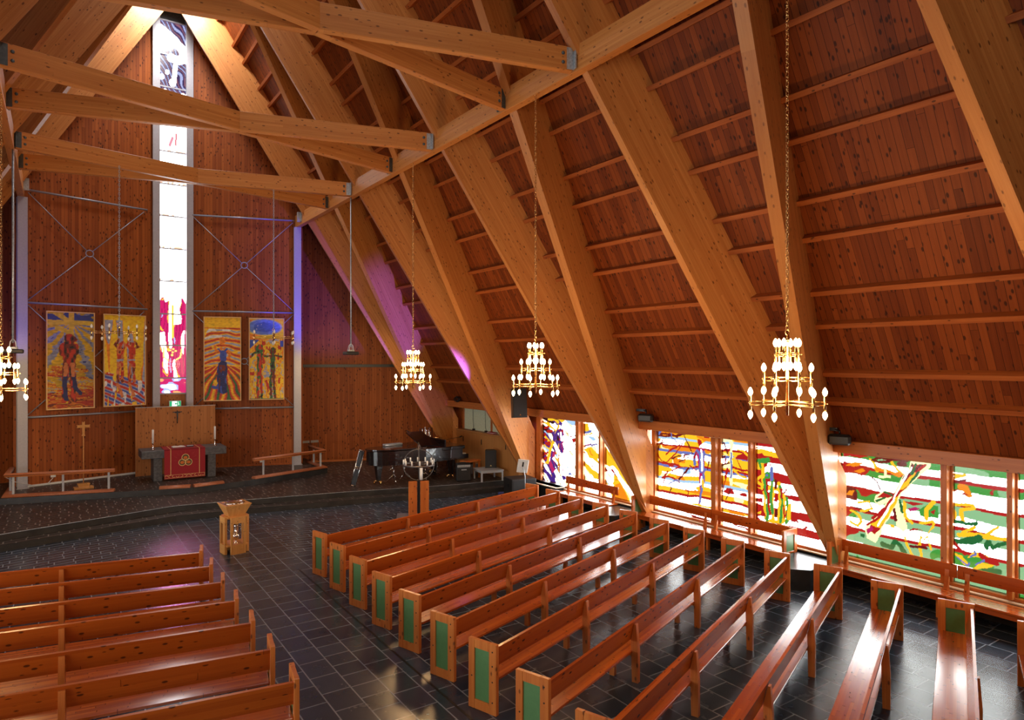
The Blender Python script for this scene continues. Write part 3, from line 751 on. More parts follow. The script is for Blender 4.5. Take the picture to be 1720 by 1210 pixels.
ART_FIGURE = [
 ('s','d',0.02,[(12.59,2.53),(12.27,2.56),(12.0,2.54),(11.88,2.49)]),
 ('s','d',0.02,[(12.55,2.49),(12.31,2.48),(11.92,2.53),(11.51,2.63)]),
 ('s','b',0.03,[(12.55,2.53),(12.43,2.63)]),
 ('s','b',0.012,[(12.09,2.62),(12.07,2.46),(11.77,2.31)]),
 ('s','d',0.012,[(11.65,2.57),(11.51,2.34),(11.38,2.12)]),
 ('p','r',0,[(11.04,2.63),(10.81,2.63),(10.86,2.57),(11.0,2.57)]),
 ('s','r',0.012,[(12.57,1.98),(12.43,1.82),(12.27,1.78),(11.92,2.06),(11.77,2.28)]),
 ('s','d',0.012,[(12.55,2.08),(12.47,2.27),(12.25,2.36)]),
 ('s','d',0.01,[(12.07,1.91),(11.84,2.02),(11.49,2.08),(11.52,2.02),(11.81,1.87)]),
 ('p','r',0,[(12.27,1.78),(12.07,1.78),(11.96,1.73),(12.15,1.69)]),
 ('s','r',0.016,[(12.27,2.02),(12.07,2.16),(11.88,2.24)]),
 ('s','d',0.018,[(11.82,1.41),(11.58,1.64),(11.51,1.76)]),
 ('s','r',0.016,[(12.41,1.37),(12.15,1.45),(11.92,1.38),(11.81,1.34)]),
 ('s','r',0.016,[(12.07,1.6),(11.84,1.72),(11.43,1.84)]),
 ('s','r',0.014,[(12.35,1.23),(12.29,1.45),(12.21,1.56)]),
 ('s','b',0.012,[(12.21,1.22),(11.92,1.38),(11.84,1.34)]),
 ('s','d',0.012,[(12.21,1.25),(12.07,1.15),(12.15,0.99)]),
 ('s','r',0.012,[(11.65,1.22),(11.51,1.16),(11.54,0.98)]),
 ('s','y',0.03,[(11.77,1.79),(11.32,1.84)]),
 ('s','r',0.012,[(11.47,1.82),(11.25,1.71)]),
 ('s','d',0.012,[(10.9,1.79),(10.85,1.99)]),
 ('e','y',0,[(11.12,2.49),(0.14,0.09)]),
 ('p','r',0,[(11.22,2.51),(11.1,2.51),(11.07,2.41),(11.16,2.33),(11.22,2.4)]),
 ('s','o',0.02,[(11.22,2.57),(11.07,2.57),(11.0,2.49)]),
 ('p','m',0,[(11.23,2.27),(11.0,2.29),(10.98,2.11),(11.0,1.91),(11.02,1.69),(11.18,1.69),(11.22,1.94),(11.25,2.14)]),
 ('s','b',0.03,[(11.18,2.2),(11.11,2.01),(11.14,1.75),(11.06,1.65)]),
 ('s','b',0.025,[(11.02,2.19),(11.06,1.96),(11.02,1.74)]),
 ('s','w',0.015,[(11.11,2.24),(11.07,1.96),(11.08,1.76)]),
 ('s','b',0.03,[(11.22,2.23),(11.32,2.07),(11.31,1.87)]),
 ('s','r',0.018,[(11.25,2.19),(11.32,2.04)]),
 ('p','m',0,[(11.18,1.69),(11.0,1.69),(11.0,1.46),(11.07,1.23),(11.13,0.99),(11.11,0.9),(11.2,0.88),(11.14,1.22),(11.16,1.44)]),
 ('s','b',0.025,[(11.04,1.66),(11.06,1.4),(11.11,1.14),(11.14,0.93)]),
 ('s','y',0.022,[(11.07,1.51),(11.04,1.34)]),
 ('s','w',0.012,[(11.1,1.59),(11.11,1.39)]),
 ('s','p',0.035,[(10.2,2.54),(10.21,1.85)]),
 ('s','p',0.03,[(10.21,1.85),(10.21,1.53)]),
 ('p','b',0,[(10.23,2.28),(10.18,2.29),(10.18,1.67),(10.23,1.66)]),
 ('p','r',0,[(10.41,2.35),(10.23,2.38),(10.23,2.31),(10.4,2.29)]),
 ('s','d',0.014,[(10.42,2.51),(10.31,2.27)]),
 ('p','r',0,[(10.16,2.18),(9.88,2.3),(9.75,2.43),(9.75,2.15),(10.0,2.15)]),
 ('s','y',0.02,[(10.03,2.39),(9.85,2.35),(9.75,2.27)]),
 ('s','d',0.014,[(10.57,1.89),(10.42,1.99),(10.26,2.04)]),
 ('s','d',0.018,[(10.57,2.02),(10.49,2.12),(10.39,2.18)]),
 ('s','r',0.03,[(10.32,1.87),(10.36,1.66)]),
 ('s','r',0.012,[(10.49,1.21),(10.42,1.5),(10.32,1.7)]),
 ('s','d',0.01,[(10.56,1.06),(10.46,1.35)]),
 ('s','r',0.02,[(10.16,1.94),(9.97,1.91),(9.75,1.92)]),
 ('s','y',0.02,[(10.16,1.89),(9.97,1.78),(9.77,1.74)]),
 ('p','r',0,[(10.46,1.33),(10.32,1.44),(10.16,1.43),(10.1,1.31),(10.29,1.27)]),
 ('s','d',0.012,[(10.36,1.15),(10.23,1.39)]),
 ('p','r',0,[(10.03,1.32),(9.88,1.41),(9.75,1.39),(9.77,1.29)]),
 ('p','y',0,[(10.57,2.24),(10.32,2.25),(10.57,2.16)]),
 ('s','y',0.02,[(10.16,2.13),(10.07,2.22)]),
 ('s','r',0.008,[(10.07,2.2),(9.94,1.97),(9.78,1.75)]),
 ('p','r',0,[(9.6,1.86),(9.4,1.87),(9.36,1.76),(9.39,1.59),(9.54,1.58),(9.6,1.62)]),
 ('s','y',0.025,[(9.39,1.84),(9.54,1.72),(9.39,1.66)]),
 ('p','r',0,[(9.6,2.33),(9.36,2.38),(9.27,2.29),(9.48,2.24)]),
 ('s','y',0.02,[(9.54,2.25),(9.48,2.16),(9.39,2.04)]),
 ('s','g',0.02,[(9.57,2.12),(9.45,2.22),(9.39,2.02)]),
 ('s','g',0.04,[(9.36,2.22),(9.21,2.25)]),
 ('p','r',0,[(9.32,2.13),(9.26,2.18),(9.23,2.12),(9.3,2.04)]),
 ('p','r',0,[(9.2,2.15),(9.13,2.16),(9.13,2.08)]),
 ('p','w',0,[(9.33,2.03),(9.13,2.08),(9.11,1.98),(9.32,1.93)]),
 ('p','g',0,[(9.32,1.93),(9.23,1.99),(9.14,1.98),(9.13,1.85),(9.21,1.8),(9.32,1.82)]),
 ('e','b',0,[(9.24,1.9),(0.03,0.03)]),
 ('s','y',0.03,[(9.34,2.02),(9.34,1.77),(9.3,1.41),(9.26,0.91)]),
 ('s','g',0.03,[(9.29,1.77),(9.27,1.47),(9.2,1.28),(9.23,0.89)]),
 ('p','r',0,[(9.27,1.8),(9.21,1.81),(9.2,1.58),(9.15,1.28),(9.18,1.02),(9.23,1.37)]),
 ('s','y',0.03,[(9.11,1.8),(9.07,1.5),(9.11,1.19),(9.07,0.87)]),
 ('s','g',0.025,[(9.08,1.81),(9.13,1.44),(9.1,1.06)]),
 ('s','b',0.03,[(9.11,2.06),(9.11,1.8)]),
 ('p','d',0,[(9.03,1.83),(8.97,1.82),(8.97,1.63),(9.03,1.62)]),
 ('p','r',0,[(9.04,1.43),(8.95,1.43),(8.95,1.34),(9.04,1.33)]),
 ('p','d',0,[(9.04,1.15),(8.94,1.16),(8.95,0.97),(9.05,0.97)]),
 ('s','y',0.03,[(8.93,1.75),(8.9,1.35),(8.93,0.92)]),
 ('s','g',0.025,[(8.9,1.68),(8.84,1.34),(8.88,0.9)]),
 ('s','r',0.025,[(8.88,1.61),(8.84,1.44)]),
 ('s','y',0.025,[(8.81,1.52),(8.79,1.25),(8.81,0.89)]),
 ('p','r',0,[(8.82,1.29),(8.79,1.27),(8.77,1.05),(8.81,0.97)]),
 ('s','g',0.025,[(8.75,1.46),(8.69,1.14),(8.75,0.88)]),
 ('s','y',0.03,[(8.66,1.32),(8.69,1.02)]),
 ('s','r',0.012,[(9.4,1.45),(9.3,1.57)]),
 ('p','r',0,[(9.6,1.32),(9.36,1.35),(9.33,1.25),(9.57,1.24)]),
 ('p','r',0,[(9.6,1.02),(9.33,1.1),(9.27,0.95),(9.51,0.91)]),
 ('p','y',0,[(9.52,0.97),(9.39,1.04),(9.4,0.96)]),
 ('p','r',0,[(8.64,1.13),(8.54,1.13),(8.43,0.95),(8.51,0.97),(8.64,0.95)]),
]
ART_PURPLE = [
 ('p','k',0,[(17.77,2.65),(17.38,2.63),(16.94,2.62),(16.72,2.63),(16.94,2.52),(17.13,2.4),(17.47,2.48),(17.77,2.57)]),
 ('p','k',0,[(17.77,2.42),(17.33,2.25),(17.02,2.11),(16.98,2.03),(17.24,2.09),(17.56,2.12),(17.77,2.18)]),
 ('p','v',0,[(17.38,2.24),(17.16,2.24),(16.98,2.03),(17.2,2.1)]),
 ('p','v',0,[(17.13,2.51),(16.81,2.56),(16.78,2.37),(16.98,2.41)]),
 ('p','v',0,[(17.77,2.04),(17.56,1.95),(17.27,1.76),(17.24,1.6),(17.51,1.68),(17.77,1.79)]),
 ('p','v',0,[(17.77,1.5),(17.56,1.37),(17.38,1.26),(17.45,1.11),(17.77,1.28)]),
 ('p','v',0,[(17.77,0.9),(17.38,0.85),(17.22,0.73),(17.2,0.63),(17.51,0.74),(17.77,0.82)]),
 ('p','y',0,[(17.77,2.15),(17.47,1.99),(17.2,1.8),(17.13,1.69),(17.29,1.73),(17.56,1.92),(17.77,2.07)]),
 ('p','y',0,[(17.74,2.52),(17.24,2.39),(16.94,2.23),(16.96,2.17),(17.38,2.33),(17.74,2.45)]),
 ('p','y',0,[(17.16,2.59),(16.85,2.58),(16.76,2.48),(16.89,2.45)]),
 ('s','y',0.03,[(17.38,2.56),(17.11,2.56)]),
 ('p','y',0,[(17.77,1.6),(17.56,1.51),(17.38,1.39),(17.42,1.33),(17.77,1.52)]),
 ('s','r',0.035,[(17.58,2.25),(17.38,2.3)]),
 ('s','r',0.035,[(17.42,2.16),(17.18,2.19)]),
 ('s','r',0.03,[(17.65,2.0),(17.54,2.06)]),
 ('s','r',0.03,[(17.63,1.83),(17.47,1.88)]),
 ('s','r',0.04,[(17.51,1.75),(17.31,1.77)]),
 ('s','r',0.03,[(17.61,1.4),(17.42,1.47)]),
 ('s','r',0.03,[(17.61,1.24),(17.38,1.31)]),
 ('s','r',0.03,[(17.72,1.31),(17.61,1.37)]),
 ('p','m',0,[(16.44,2.55),(16.01,2.54),(15.97,2.44),(16.22,2.47)]),
 ('p','v',0,[(16.57,2.62),(16.01,2.65),(16.3,2.57)]),
 ('p','c',0,[(16.55,2.65),(15.97,2.66),(15.97,2.49),(16.17,2.45),(16.47,2.56)]),
 ('p','c',0,[(17.65,2.19),(17.33,2.08),(17.38,2.05),(17.65,2.14)]),
 ('p','c',0,[(17.65,1.67),(17.33,1.56),(17.38,1.48),(17.65,1.61)]),
 ('s','r',0.012,[(16.44,2.11),(16.17,2.11)]),
 ('s','r',0.012,[(16.42,2.19),(16.34,2.17)]),
 ('p','r',0,[(16.2,2.04),(15.97,2.08),(15.95,1.98),(16.09,1.92)]),
 ('p','c',0,[(16.15,2.2),(15.97,2.18),(16.01,2.1)]),
 ('s','r',0.008,[(16.36,1.59),(16.22,1.65),(16.07,1.47)]),
 ('s','r',0.008,[(16.26,1.55),(16.13,1.41)]),
 ('p','c',0,[(16.34,1.57),(16.17,1.43),(16.26,1.42)]),
 ('s','y',0.05,[(16.83,2.37),(17.02,2.03),(17.13,1.83),(17.29,1.51),(17.42,1.14)]),
 ('s','v',0.05,[(16.85,2.23),(17.0,2.06),(17.09,1.92)]),
 ('e','v',0,[(16.72,2.47),(0.08,0.08)]),
 ('s','y',0.02,[(16.83,2.63),(16.68,2.54),(16.47,2.64)]),
 ('s','y',0.02,[(16.63,2.63),(16.72,2.57)]),
 ('p','v',0,[(16.87,2.26),(16.72,2.33),(16.59,2.28),(16.61,2.12),(16.68,1.82),(16.78,1.81),(16.83,2.1)]),
 ('s','r',0.02,[(16.85,2.29),(16.72,2.19),(16.61,2.26)]),
 ('s','m',0.02,[(16.76,2.08),(16.68,2.06)]),
 ('s','m',0.03,[(16.78,1.95),(16.66,1.99)]),
 ('s','w',0.02,[(16.72,2.17),(16.7,1.95)]),
 ('s','m',0.016,[(16.6,2.26),(16.57,1.97),(16.68,1.8),(16.61,1.56),(16.63,1.27),(16.61,0.95),(16.49,0.81)]),
 ('s','r',0.016,[(16.78,1.81),(16.78,1.57),(16.83,1.24),(16.78,0.93),(16.74,0.72)]),
 ('s','y',0.014,[(16.83,1.81),(16.85,1.46),(16.87,1.19),(16.83,0.92)]),
 ('s','v',0.012,[(16.63,1.51),(16.64,1.21),(16.68,0.94)]),
 ('p','v',0,[(16.7,0.83),(16.55,0.83),(16.42,0.74),(16.63,0.68)]),
 ('p','m',0,[(17.24,1.52),(17.0,1.55),(16.98,1.44),(17.16,1.31),(17.07,1.21),(17.0,0.95),(17.16,0.82),(17.33,1.07)]),
 ('s','v',0.03,[(17.18,1.53),(17.22,1.3),(17.11,1.1),(17.0,0.98)]),
 ('p','c',0,[(17.02,1.44),(16.87,1.51),(16.91,1.34)]),
 ('s','r',0.02,[(17.02,1.52),(16.98,1.47)]),
 ('s','y',0.02,[(17.74,1.05),(17.56,1.08),(17.38,1.23)]),
 ('p','c',0,[(16.49,1.15),(16.32,1.15),(16.38,1.09)]),
 ('p','b',0,[(16.36,0.93),(16.22,0.99),(16.17,0.91),(16.32,0.87)]),
 ('s','y',0.016,[(16.49,1.05),(16.3,1.07)]),
 ('p','c',0,[(15.71,2.57),(15.38,2.57),(15.46,2.28),(15.67,2.2)]),
 ('s','y',0.03,[(15.63,2.53),(15.42,2.52),(15.65,2.44),(15.38,2.46),(15.61,2.37),(15.38,2.39)]),
 ('p','b',0,[(15.71,2.28),(15.5,2.33),(15.19,2.43),(15.26,2.32),(15.57,2.22)]),
 ('p','y',0,[(15.67,2.18),(15.34,2.29),(15.15,2.33),(15.19,2.28),(15.53,2.18)]),
 ('p','c',0,[(15.46,2.2),(15.15,2.21),(15.04,2.12),(15.15,2.06)]),
 ('p','b',0,[(15.71,2.08),(15.59,2.04),(15.65,1.9),(15.71,1.87)]),
 ('p','v',0,[(15.67,1.8),(15.53,1.89),(15.34,1.94),(15.26,2.05),(15.25,1.96),(14.93,2.03),(14.95,1.98),(15.19,1.92),(15.19,1.85),(15.28,1.92)]),
 ('s','m',0.012,[(15.67,1.79),(15.5,1.91),(15.34,1.94)]),
 ('p','y',0,[(15.57,1.78),(15.3,1.89),(14.89,1.69),(14.87,1.54),(14.96,1.58),(14.89,1.39),(15.19,1.53),(15.34,1.53),(15.5,1.69)]),
 ('p','y',0,[(15.71,1.46),(15.42,1.35),(15.15,1.2),(14.89,1.12),(14.87,0.95),(15.11,0.93),(15.34,1.1),(15.71,1.36)]),
 ('s','b',0.02,[(15.71,1.74),(15.5,1.64),(15.38,1.5)]),
 ('p','v',0,[(15.71,1.28),(15.63,1.23),(15.71,1.18)]),
 ('s','r',0.012,[(15.32,1.31),(15.21,1.3),(15.09,1.34)]),
 ('s','o',0.01,[(15.34,1.79),(15.26,1.64),(15.19,1.63)]),
 ('p','y',0,[(14.76,1.73),(14.63,1.62),(14.45,1.49),(14.38,1.36),(14.6,1.43),(14.76,1.5)]),
 ('p','o',0,[(14.76,1.45),(14.56,1.33),(14.49,1.27),(14.71,1.29)]),
 ('s','r',0.03,[(14.72,1.39),(14.56,1.26)]),
 ('p','r',0,[(14.44,1.35),(14.31,1.34),(14.07,1.11),(14.17,1.15),(14.35,1.27)]),
 ('s','c',0.03,[(14.74,1.28),(14.63,1.23)]),
 ('s','r',0.01,[(14.45,1.25),(14.33,1.12)]),
 ('s','y',0.03,[(14.28,0.94),(14.07,1.0)]),
 ('p','r',0,[(14.76,1.01),(14.69,0.97),(14.75,0.93)]),
]

def art_green(Y, Z):
    C = np.zeros(Y.shape + (3,))
    zs = Z + 0.02 * (Y - 5)
    bands(C, Y, zs, [(9, 'g'), (2.53, 'w'), (2.40, 'r'), (2.33, 'g'), (2.20, 'w'), (1.96, 'r'), (1.90, 'G'), (1.70, 'w'), (1.53, 'r'), (1.46, 'G'), (1.32, 'w'), (1.13, 'r'), (1.07, 'G'), (0.84, 'w'), (0.74, 'G')], 0.06, 11)
    g = vnoise(Y * 1.6, Z * 2.2, 4)
    m = (np.abs(C - np.array(GC['G'])).sum(-1) < 0.01) & (g > 0.62); C[m] = GC['g']
    m = (np.abs(C - np.array(GC['g'])).sum(-1) < 0.01) & (vnoise(Y * 3, Z * 4, 9) > 0.66); C[m] = GC['G']
    draw(C, Y, Z, ART_GREEN, 3); return C
def art_figure(Y, Z):
    C = np.zeros(Y.shape + (3,))
    bands(C, Y, Z, [(9, 'y'), (2.50, 'c'), (2.44, 'w'), (2.32, 'r'), (2.27, 'y'), (2.18, 'b'), (2.11, 'w'), (1.99, 'y'), (1.84, 'r'), (1.79, 'b'), (1.73, 'w'), (1.57, 'y'), (1.46, 'c'), (1.39, 'w'), (1.22, 'y'), (1.10, 'r'), (1.03, 'w'), (0.87, 'y'), (0.76, 'r'), (0.69, 'w')], 0.065, 21)
    rgt = Y < 9.55
    for a, b in (('y', 'r'), ('b', 'w'), ('c', 'w')):
        m = rgt & (np.abs(C - np.array(GC[a])).sum(-1) < 0.01); C[m] = GC[b]
    m = (np.abs(C - np.array(GC['y'])).sum(-1) < 0.01) & (vnoise(Y * 2.2, Z * 4, 5) > 0.63); C[m] = GC['o']
    m = (np.abs(C - np.array(GC['y'])).sum(-1) < 0.01) & (vnoise(Y * 2.6, Z * 5, 6) > 0.68); C[m] = GC['p']
    w = np.abs(C - np.array(GC['w'])).sum(-1) < 0.01
    n = vnoise(Y * 1.5 + 0.4 * Z, Z * 5.5, 51); C[w & (n > 0.74)] = GC['y']; C[w & (n > 0.66) & (n < 0.70)] = GC['r']; C[w & (n < 0.12)] = GC['c']
    draw(C, Y, Z, ART_FIGURE, 7); return C
def art_purple(Y, Z):
    C = np.zeros(Y.shape + (3,)); C[...] = GC['w']
    t = Z - 0.75 * Y
    n = vnoise(Y * 2 + Z, t * 7, 31)
    C[n > 0.78] = GC['p']; C[n < 0.13] = GC['c']
    lf = Y > 16.50 + 0.45 * (vnoise(Y * 2, Z * 3, 33) - 0.3) + 0.10 * (2.6 - Z)
    n = vnoise(Y * 1.2 + 3, (Z - 0.95 * (17.7 - Y) * -1) * 5.0, 35)
    C[lf & (n > 0.52)] = GC['v']; C[lf & (n > 0.74) & (Z > 1.9)] = GC['k']; C[lf & (n > 0.47) & (n < 0.52)] = GC['y']; C[lf & (n < 0.22)] = GC['y']
    rt = Y < 14.7; n = vnoise(Y * 2, (Z - 0.9 * Y) * 4, 37); C[rt & (n > 0.6)] = GC['y']; C[rt & (n > 0.74)] = GC['o']
    draw(C, Y, Z, ART_PURPLE, 9); return C
def art_plain(Y, Z):
    C = np.zeros(Y.shape + (3,))
    bands(C, Y, Z, [(9, 'y'), (2.45, 'w'), (2.2, 'r'), (2.1, 'w'), (1.8, 'y'), (1.7, 'w'), (1.4, 'r'), (1.33, 'w'), (1.0, 'y'), (0.9, 'w')], 0.05, 41); return C

def canvas(name, rect, res, colfn, place, mat, parent=None):
    """a fine mesh whose vertices carry the colours; rect = (a0, a1, b0, b1), place maps (a, b) to a point"""
    a0, a1, b0, b1 = rect; na = max(2, int(abs(a1 - a0) / res) + 1); nb = max(2, int(abs(b1 - b0) / res) + 1)
    A, B = np.meshgrid(np.linspace(a0, a1, na), np.linspace(b0, b1, nb))
    C = colfn(A, B).reshape(-1, 3)
    co = np.array(place(A, B)).reshape(3, -1).T
    idx = np.arange(na * nb).reshape(nb, na)
    q = np.stack([idx[:-1, :-1], idx[:-1, 1:], idx[1:, 1:], idx[1:, :-1]], -1).reshape(-1, 4)
    me = bpy.data.meshes.new(name)
    me.vertices.add(len(co)); me.vertices.foreach_set('co', co.astype(np.float32).ravel())
    me.loops.add(q.size); me.loops.foreach_set('vertex_index', q.ravel().astype(np.int32))
    me.polygons.add(len(q)); me.polygons.foreach_set('loop_start', (np.arange(len(q)) * 4).astype(np.int32))
    me.update(calc_edges=True)
    at = me.color_attributes.new('paint', 'FLOAT_COLOR', 'POINT')
    at.data.foreach_set('color', np.concatenate([C, np.ones((len(C), 1))], 1).astype(np.float32).ravel())
    me.materials.append(mat)
    o = bpy.data.objects.new(name, me); COL.objects.link(o)
    if parent is not None: o.parent = parent
    return o

# ------------------------------------------------------------------ side windows
GX = 9.95
def bay(n, side, panes, ylo, yhi, art, res, label):
    """one window bay between two rafter feet: frame, mullions, glass, beam above, sill and low wall"""
    w = thing('window_%d' % n, label, 'window', (0, 0, 0)); w['kind'] = 'structure'
    s = side
    def bx(name, x0, x1, y0, y1, z0, z1, mat, bev=0.006):
        return MB().box(s * x0, s * x1, y0, y1, z0, z1, bev=bev).build(name, mat, w)
    ys = sorted([y for p in panes for y in p])
    bx('head_rail', GX - 0.12, GX + 0.05, ylo, yhi, 2.62, 2.74, FRAMEY)
    bx('bottom_rail', GX - 0.10, GX + 0.05, ylo, yhi, 0.47, 0.525, FRAMEY)
    edges = [yhi] + [y for p in panes for y in p] + [ylo]
    for k in range(0, len(edges), 2):
        a, b = edges[k], edges[k + 1]
        if k == 0 or k == len(edges) - 2:
            bx('jamb', GX - 0.10, GX + 0.05, b, a, 0.50, 2.64, FRAMEZ)
        else:
            c = (a + b) / 2; d = (a - b)
            bx('mullion', GX - 0.18, GX - 0.02, c - d * 0.28, c + d * 0.28, 0.50, 2.66, FRAMEZ)
            bx('mullion', GX - 0.05, GX + 0.05, b, a, 0.50, 2.66, FRAMEZ)
    for (a, b) in panes:
        canvas('glass_pane', (a, b, 0.52, 2.64), res, lambda A, B: np.clip(art(A, B) / WINL, 0, 0.97), lambda A, B: (np.full(A.shape, s * GX), A, B), TINT, w)
    bx('window_sill', 9.76, GX + 0.05, ylo - 0.0, yhi, 0.44, 0.47, SILLM)
    return w
bay(1, 1, [(7.50, 5.61), (5.42, 4.59), (4.44, 2.55)], 2.3, 7.60, art_green, 0.0125, 'stained glass window with green bands and a red flame figure')
bay(2, 1, [(12.57, 10.72), (10.47, 9.64), (9.51, 7.75)], 7.62, 12.70, art_figure, 0.0135, 'stained glass window with yellow and red bands and a standing figure')
w3 = bay(3, 1, [(17.67, 15.86), (15.58, 14.77), (14.62, 12.95)], 12.85, 17.9, art_purple, 0.0145, 'stained glass window with purple streaks and a dark bird')
struct(MB().box(10.0, 10.4, -3, 2.25, 0, 2.7).build('wall_near_right', WALLB))
struct(MB().box(-10.4, -10.0, -3, 2.25, 0, 2.7).build('wall_near_left', WALLB))
for i, (a, b) in enumerate(((2.3, 7.4), (7.6, 12.65), (12.9, 17.95))):
    bay(5 + i, -1, [(b, b - 1.8), (b - 2.0, b - 2.8), (b - 3.0, a + 0.1)], a, b + 0.1, art_plain, 0.1, 'stained glass window on the left wall, number %d from the gallery' % (i + 1))
for s, nm in ((1, 'right'), (-1, 'left')):
    struct(MB().box(s * 9.98, s * 10.2, -7, 18.0, 0, 0.46).build('wall_%s' % nm, STEPM))
    struct(MB().box(s * 10.0, s * 10.4, -7, 30, 2.66, 4.0).build('wall_upper_%s' % nm, WALLB))
    struct(MB().box(s * 10.0, s * 10.4, -7, -3, 0, 2.7).build('wall_gallery_%s' % nm, WALLB))
    struct(MB().box(s * 10.05, s * 10.4, 17.95, 30, 0, 2.7).build('wall_stage_%s' % nm, WALLB))
    # head beam, its top catching the roof boards
    k = 0
    for (a, b) in ((-7, FEET['Z'] - 0.2), (FEET['Z'], FEET['A'] - 0.1), (FEET['A'] - 0.05, FEET['B']), (FEET['B'] - 0.05, FEET['C']), (FEET['C'] - 0.05, FEET['D'])):
        struct(MB().box(s * 9.22, s * 9.9, a, b, 2.70, 2.94, bev=0.01).build('trim_%d' % (10 + k + (0 if s > 0 else 10)), FRAMEY)); k += 1

MB().box(9.42, 9.80, 16.33, 17.9, 0.50, 0.53, bev=0.005).build('window_ledge', SILLM, w3)

# ------------------------------------------------------------------ tall chancel window
def art_tall(X, Z):
    """X from -0.44 to 0.44 across, Z up"""
    C = np.zeros(X.shape + (3,)); W = np.array((1.0, 1.0, 1.0)) * GLASS_WHITE
    C[...] = W
    # dark violet head with pale streaks and a swirl
    st = np.sin((X * 0.9 + 0.55 * (Z - 13) + 0.25 * vnoise(X * 3, Z * 2, 2)) * 34)
    h = Z > 13.05
    C[h] = (0.05, 0.03, 0.12); C[h & (st > 0.55)] = (0.45, 0.5, 0.85); C[h & (st < -0.8)] = (0.30, 0.12, 0.16)
    sw = seg_d(X + 0.05 * (vnoise(X * 6, Z * 6, 8) - .5), Z, [(-0.44, 16.5), (-0.2, 16.35), (0.1, 16.1), (0.36, 15.85), (0.38, 15.55), (0.15, 15.45), (-0.05, 15.5)])
    C[h & (sw < 0.15)] = W * 1.0
    for (cx, cz, r) in ((-0.35, 14.75, .08), (-0.25, 14.2, .10), (0.0, 14.6, .11), (0.34, 14.15, .11), (-0.18, 14.95, .07), (0.1, 13.5, .1), (-0.3, 13.4, .1)):
        C[h & (np.hypot(X - cx, (Z - cz) * 0.8) < r)] = W
    C[h & (np.abs(X - 0.04 - (Z - 14.6) * 0.08) < 0.07) & (Z > 14.6) & (Z < 15.3)] = W * 0.8
    f = (Z < 13.2) & (Z > 12.0) & (seg_d(X, Z, [(-0.1, 12.3), (0.0, 12.6)]) < 0.05); C[f] = (0.9, 0.35, 0.45)
    f = (Z < 13.2) & (Z > 12.0) & (seg_d(X, Z, [(0.1, 12.35), (0.12, 12.75)]) < 0.04); C[f] = (0.9, 0.3, 0.35)
    rim = (np.abs(((Z - 3.85) / 1.17) % 1.0 - 0.03) < 0.05) & (Z > 7) & (Z < 13) & (vnoise(X * 14, Z * 3, 4) > 0.5); C[rim] = (1.4, 0.8, 0.5)
    # magenta lower panes with white and yellow flames, fading upwards to white
    M = np.array((0.72, 0.014, 0.16)); low = (Z < 6.75 - 0.75 * np.abs(X) + 0.5 * vnoise(X * 9, Z * 1.2, 13))
    C[low] = M
    lines = np.sin((X * 60 + 3 * vnoise(X * 4, Z * 2, 3)) + 4 * np.sin(Z * 1.7)); C[low & (lines > 0.86)] = (0.30, 0.008, 0.09)
    fl = vnoise(X * 7.5 + 0.8 * vnoise(X * 3, Z * 3, 6), Z * 1.15, 17)
    C[low & (fl > 0.70)] = (7.0, 6.4, 5.4); C[low & (fl > 0.62) & (fl < 0.66) & (vnoise(X * 5, Z * 3, 19) > .45)] = (1.3, 0.8, 0.05)
    C[low & (fl < 0.22) & (vnoise(X * 5, Z * 2.4, 23) > .4)] = (0.55, 0.62, 1.2)
    C[low & (np.abs(X) < 0.035) & (Z > 5.3) & (Z < 6.5)] = (1.3, 0.85, 0.1)
    for (cx, cz, r) in ((-0.08, 4.85, .04), (0.02, 4.9, .04), (0.1, 4.83, .04), (0.0, 4.78, .04), (-0.02, 4.68, .045)):
        C[np.hypot(X - cx, Z - cz) < r] = (1.4, 0.9, 0.25)
    for pts in ([(-0.3, 4.95), (-0.28, 4.6), (-0.15, 4.5)], [(0.3, 4.9), (0.25, 4.6), (0.1, 4.5)]):
        C[seg_d(X, Z, pts) < 0.03] = (1.5, 0.95, 0.3)
    for r in (0.1, 0.16, 0.22): C[(np.abs(np.hypot(X, (Z - 4.35)) - r) < 0.012) & (Z < 4.5)] = (1.2, 0.25, 0.3)
    b = (Z < 3.85) & low
    n = vnoise(X * 4 + 2 * Z, Z * 9, 29); C[b] = M; C[b & (n > 0.60)] = (0.55, 0.68, 1.6); C[b & (n > 0.74)] = (2.6, 2.7, 3.0); C[b & (n < 0.2)] = (1.2, 0.5, 0.2)
    return C
TX = 0.13; TY = 27.0
wt = thing('window_20', 'tall narrow stained glass window in the middle of the chancel wall', 'window', (TX, TY, 0)); wt['kind'] = 'structure'
zs = [3.28, 3.85, 5.03, 6.17, 7.36, 8.54, 9.72, 10.88, 12.06, 13.22, 14.40, 15.58, 16.80]
for a, b in zip(zs[:-1], zs[1:]):
    canvas('glass_pane', (-0.43, 0.43, a + 0.02, b - 0.02), 0.02, art_tall, lambda A, B: (A, np.full(A.shape, 0.03), B), PANE, wt)
for z in zs:
    MB().box(-0.44, 0.44, -0.03, 0.05, z - 0.022, z + 0.022).build('glazing_bar', STEEL, wt)
for s in (-1, 1):
    b = MB(); b.box(s * 0.43, s * 0.66, -0.17, -0.14, 0.5, 17.6); b.box(s * 0.43, s * 0.445, -0.14, 0.16, 0.5, 17.6); b.box(s * 0.645, s * 0.66, -0.14, 0.16, 0.5, 17.6)
    b.build('steel_post', STEEL, wt)
struct(MB().box(TX - 0.45, TX + 0.45, TY + 0.06, TY + 0.1, 0.4, 3.27).build('wall_under_tall_window', SCREEN))
struct(MB().box(TX - 0.75, TX + 0.75, TY + 0.12, TY + 0.3, 16.78, 21).build('wall_over_tall_window', STEELD))

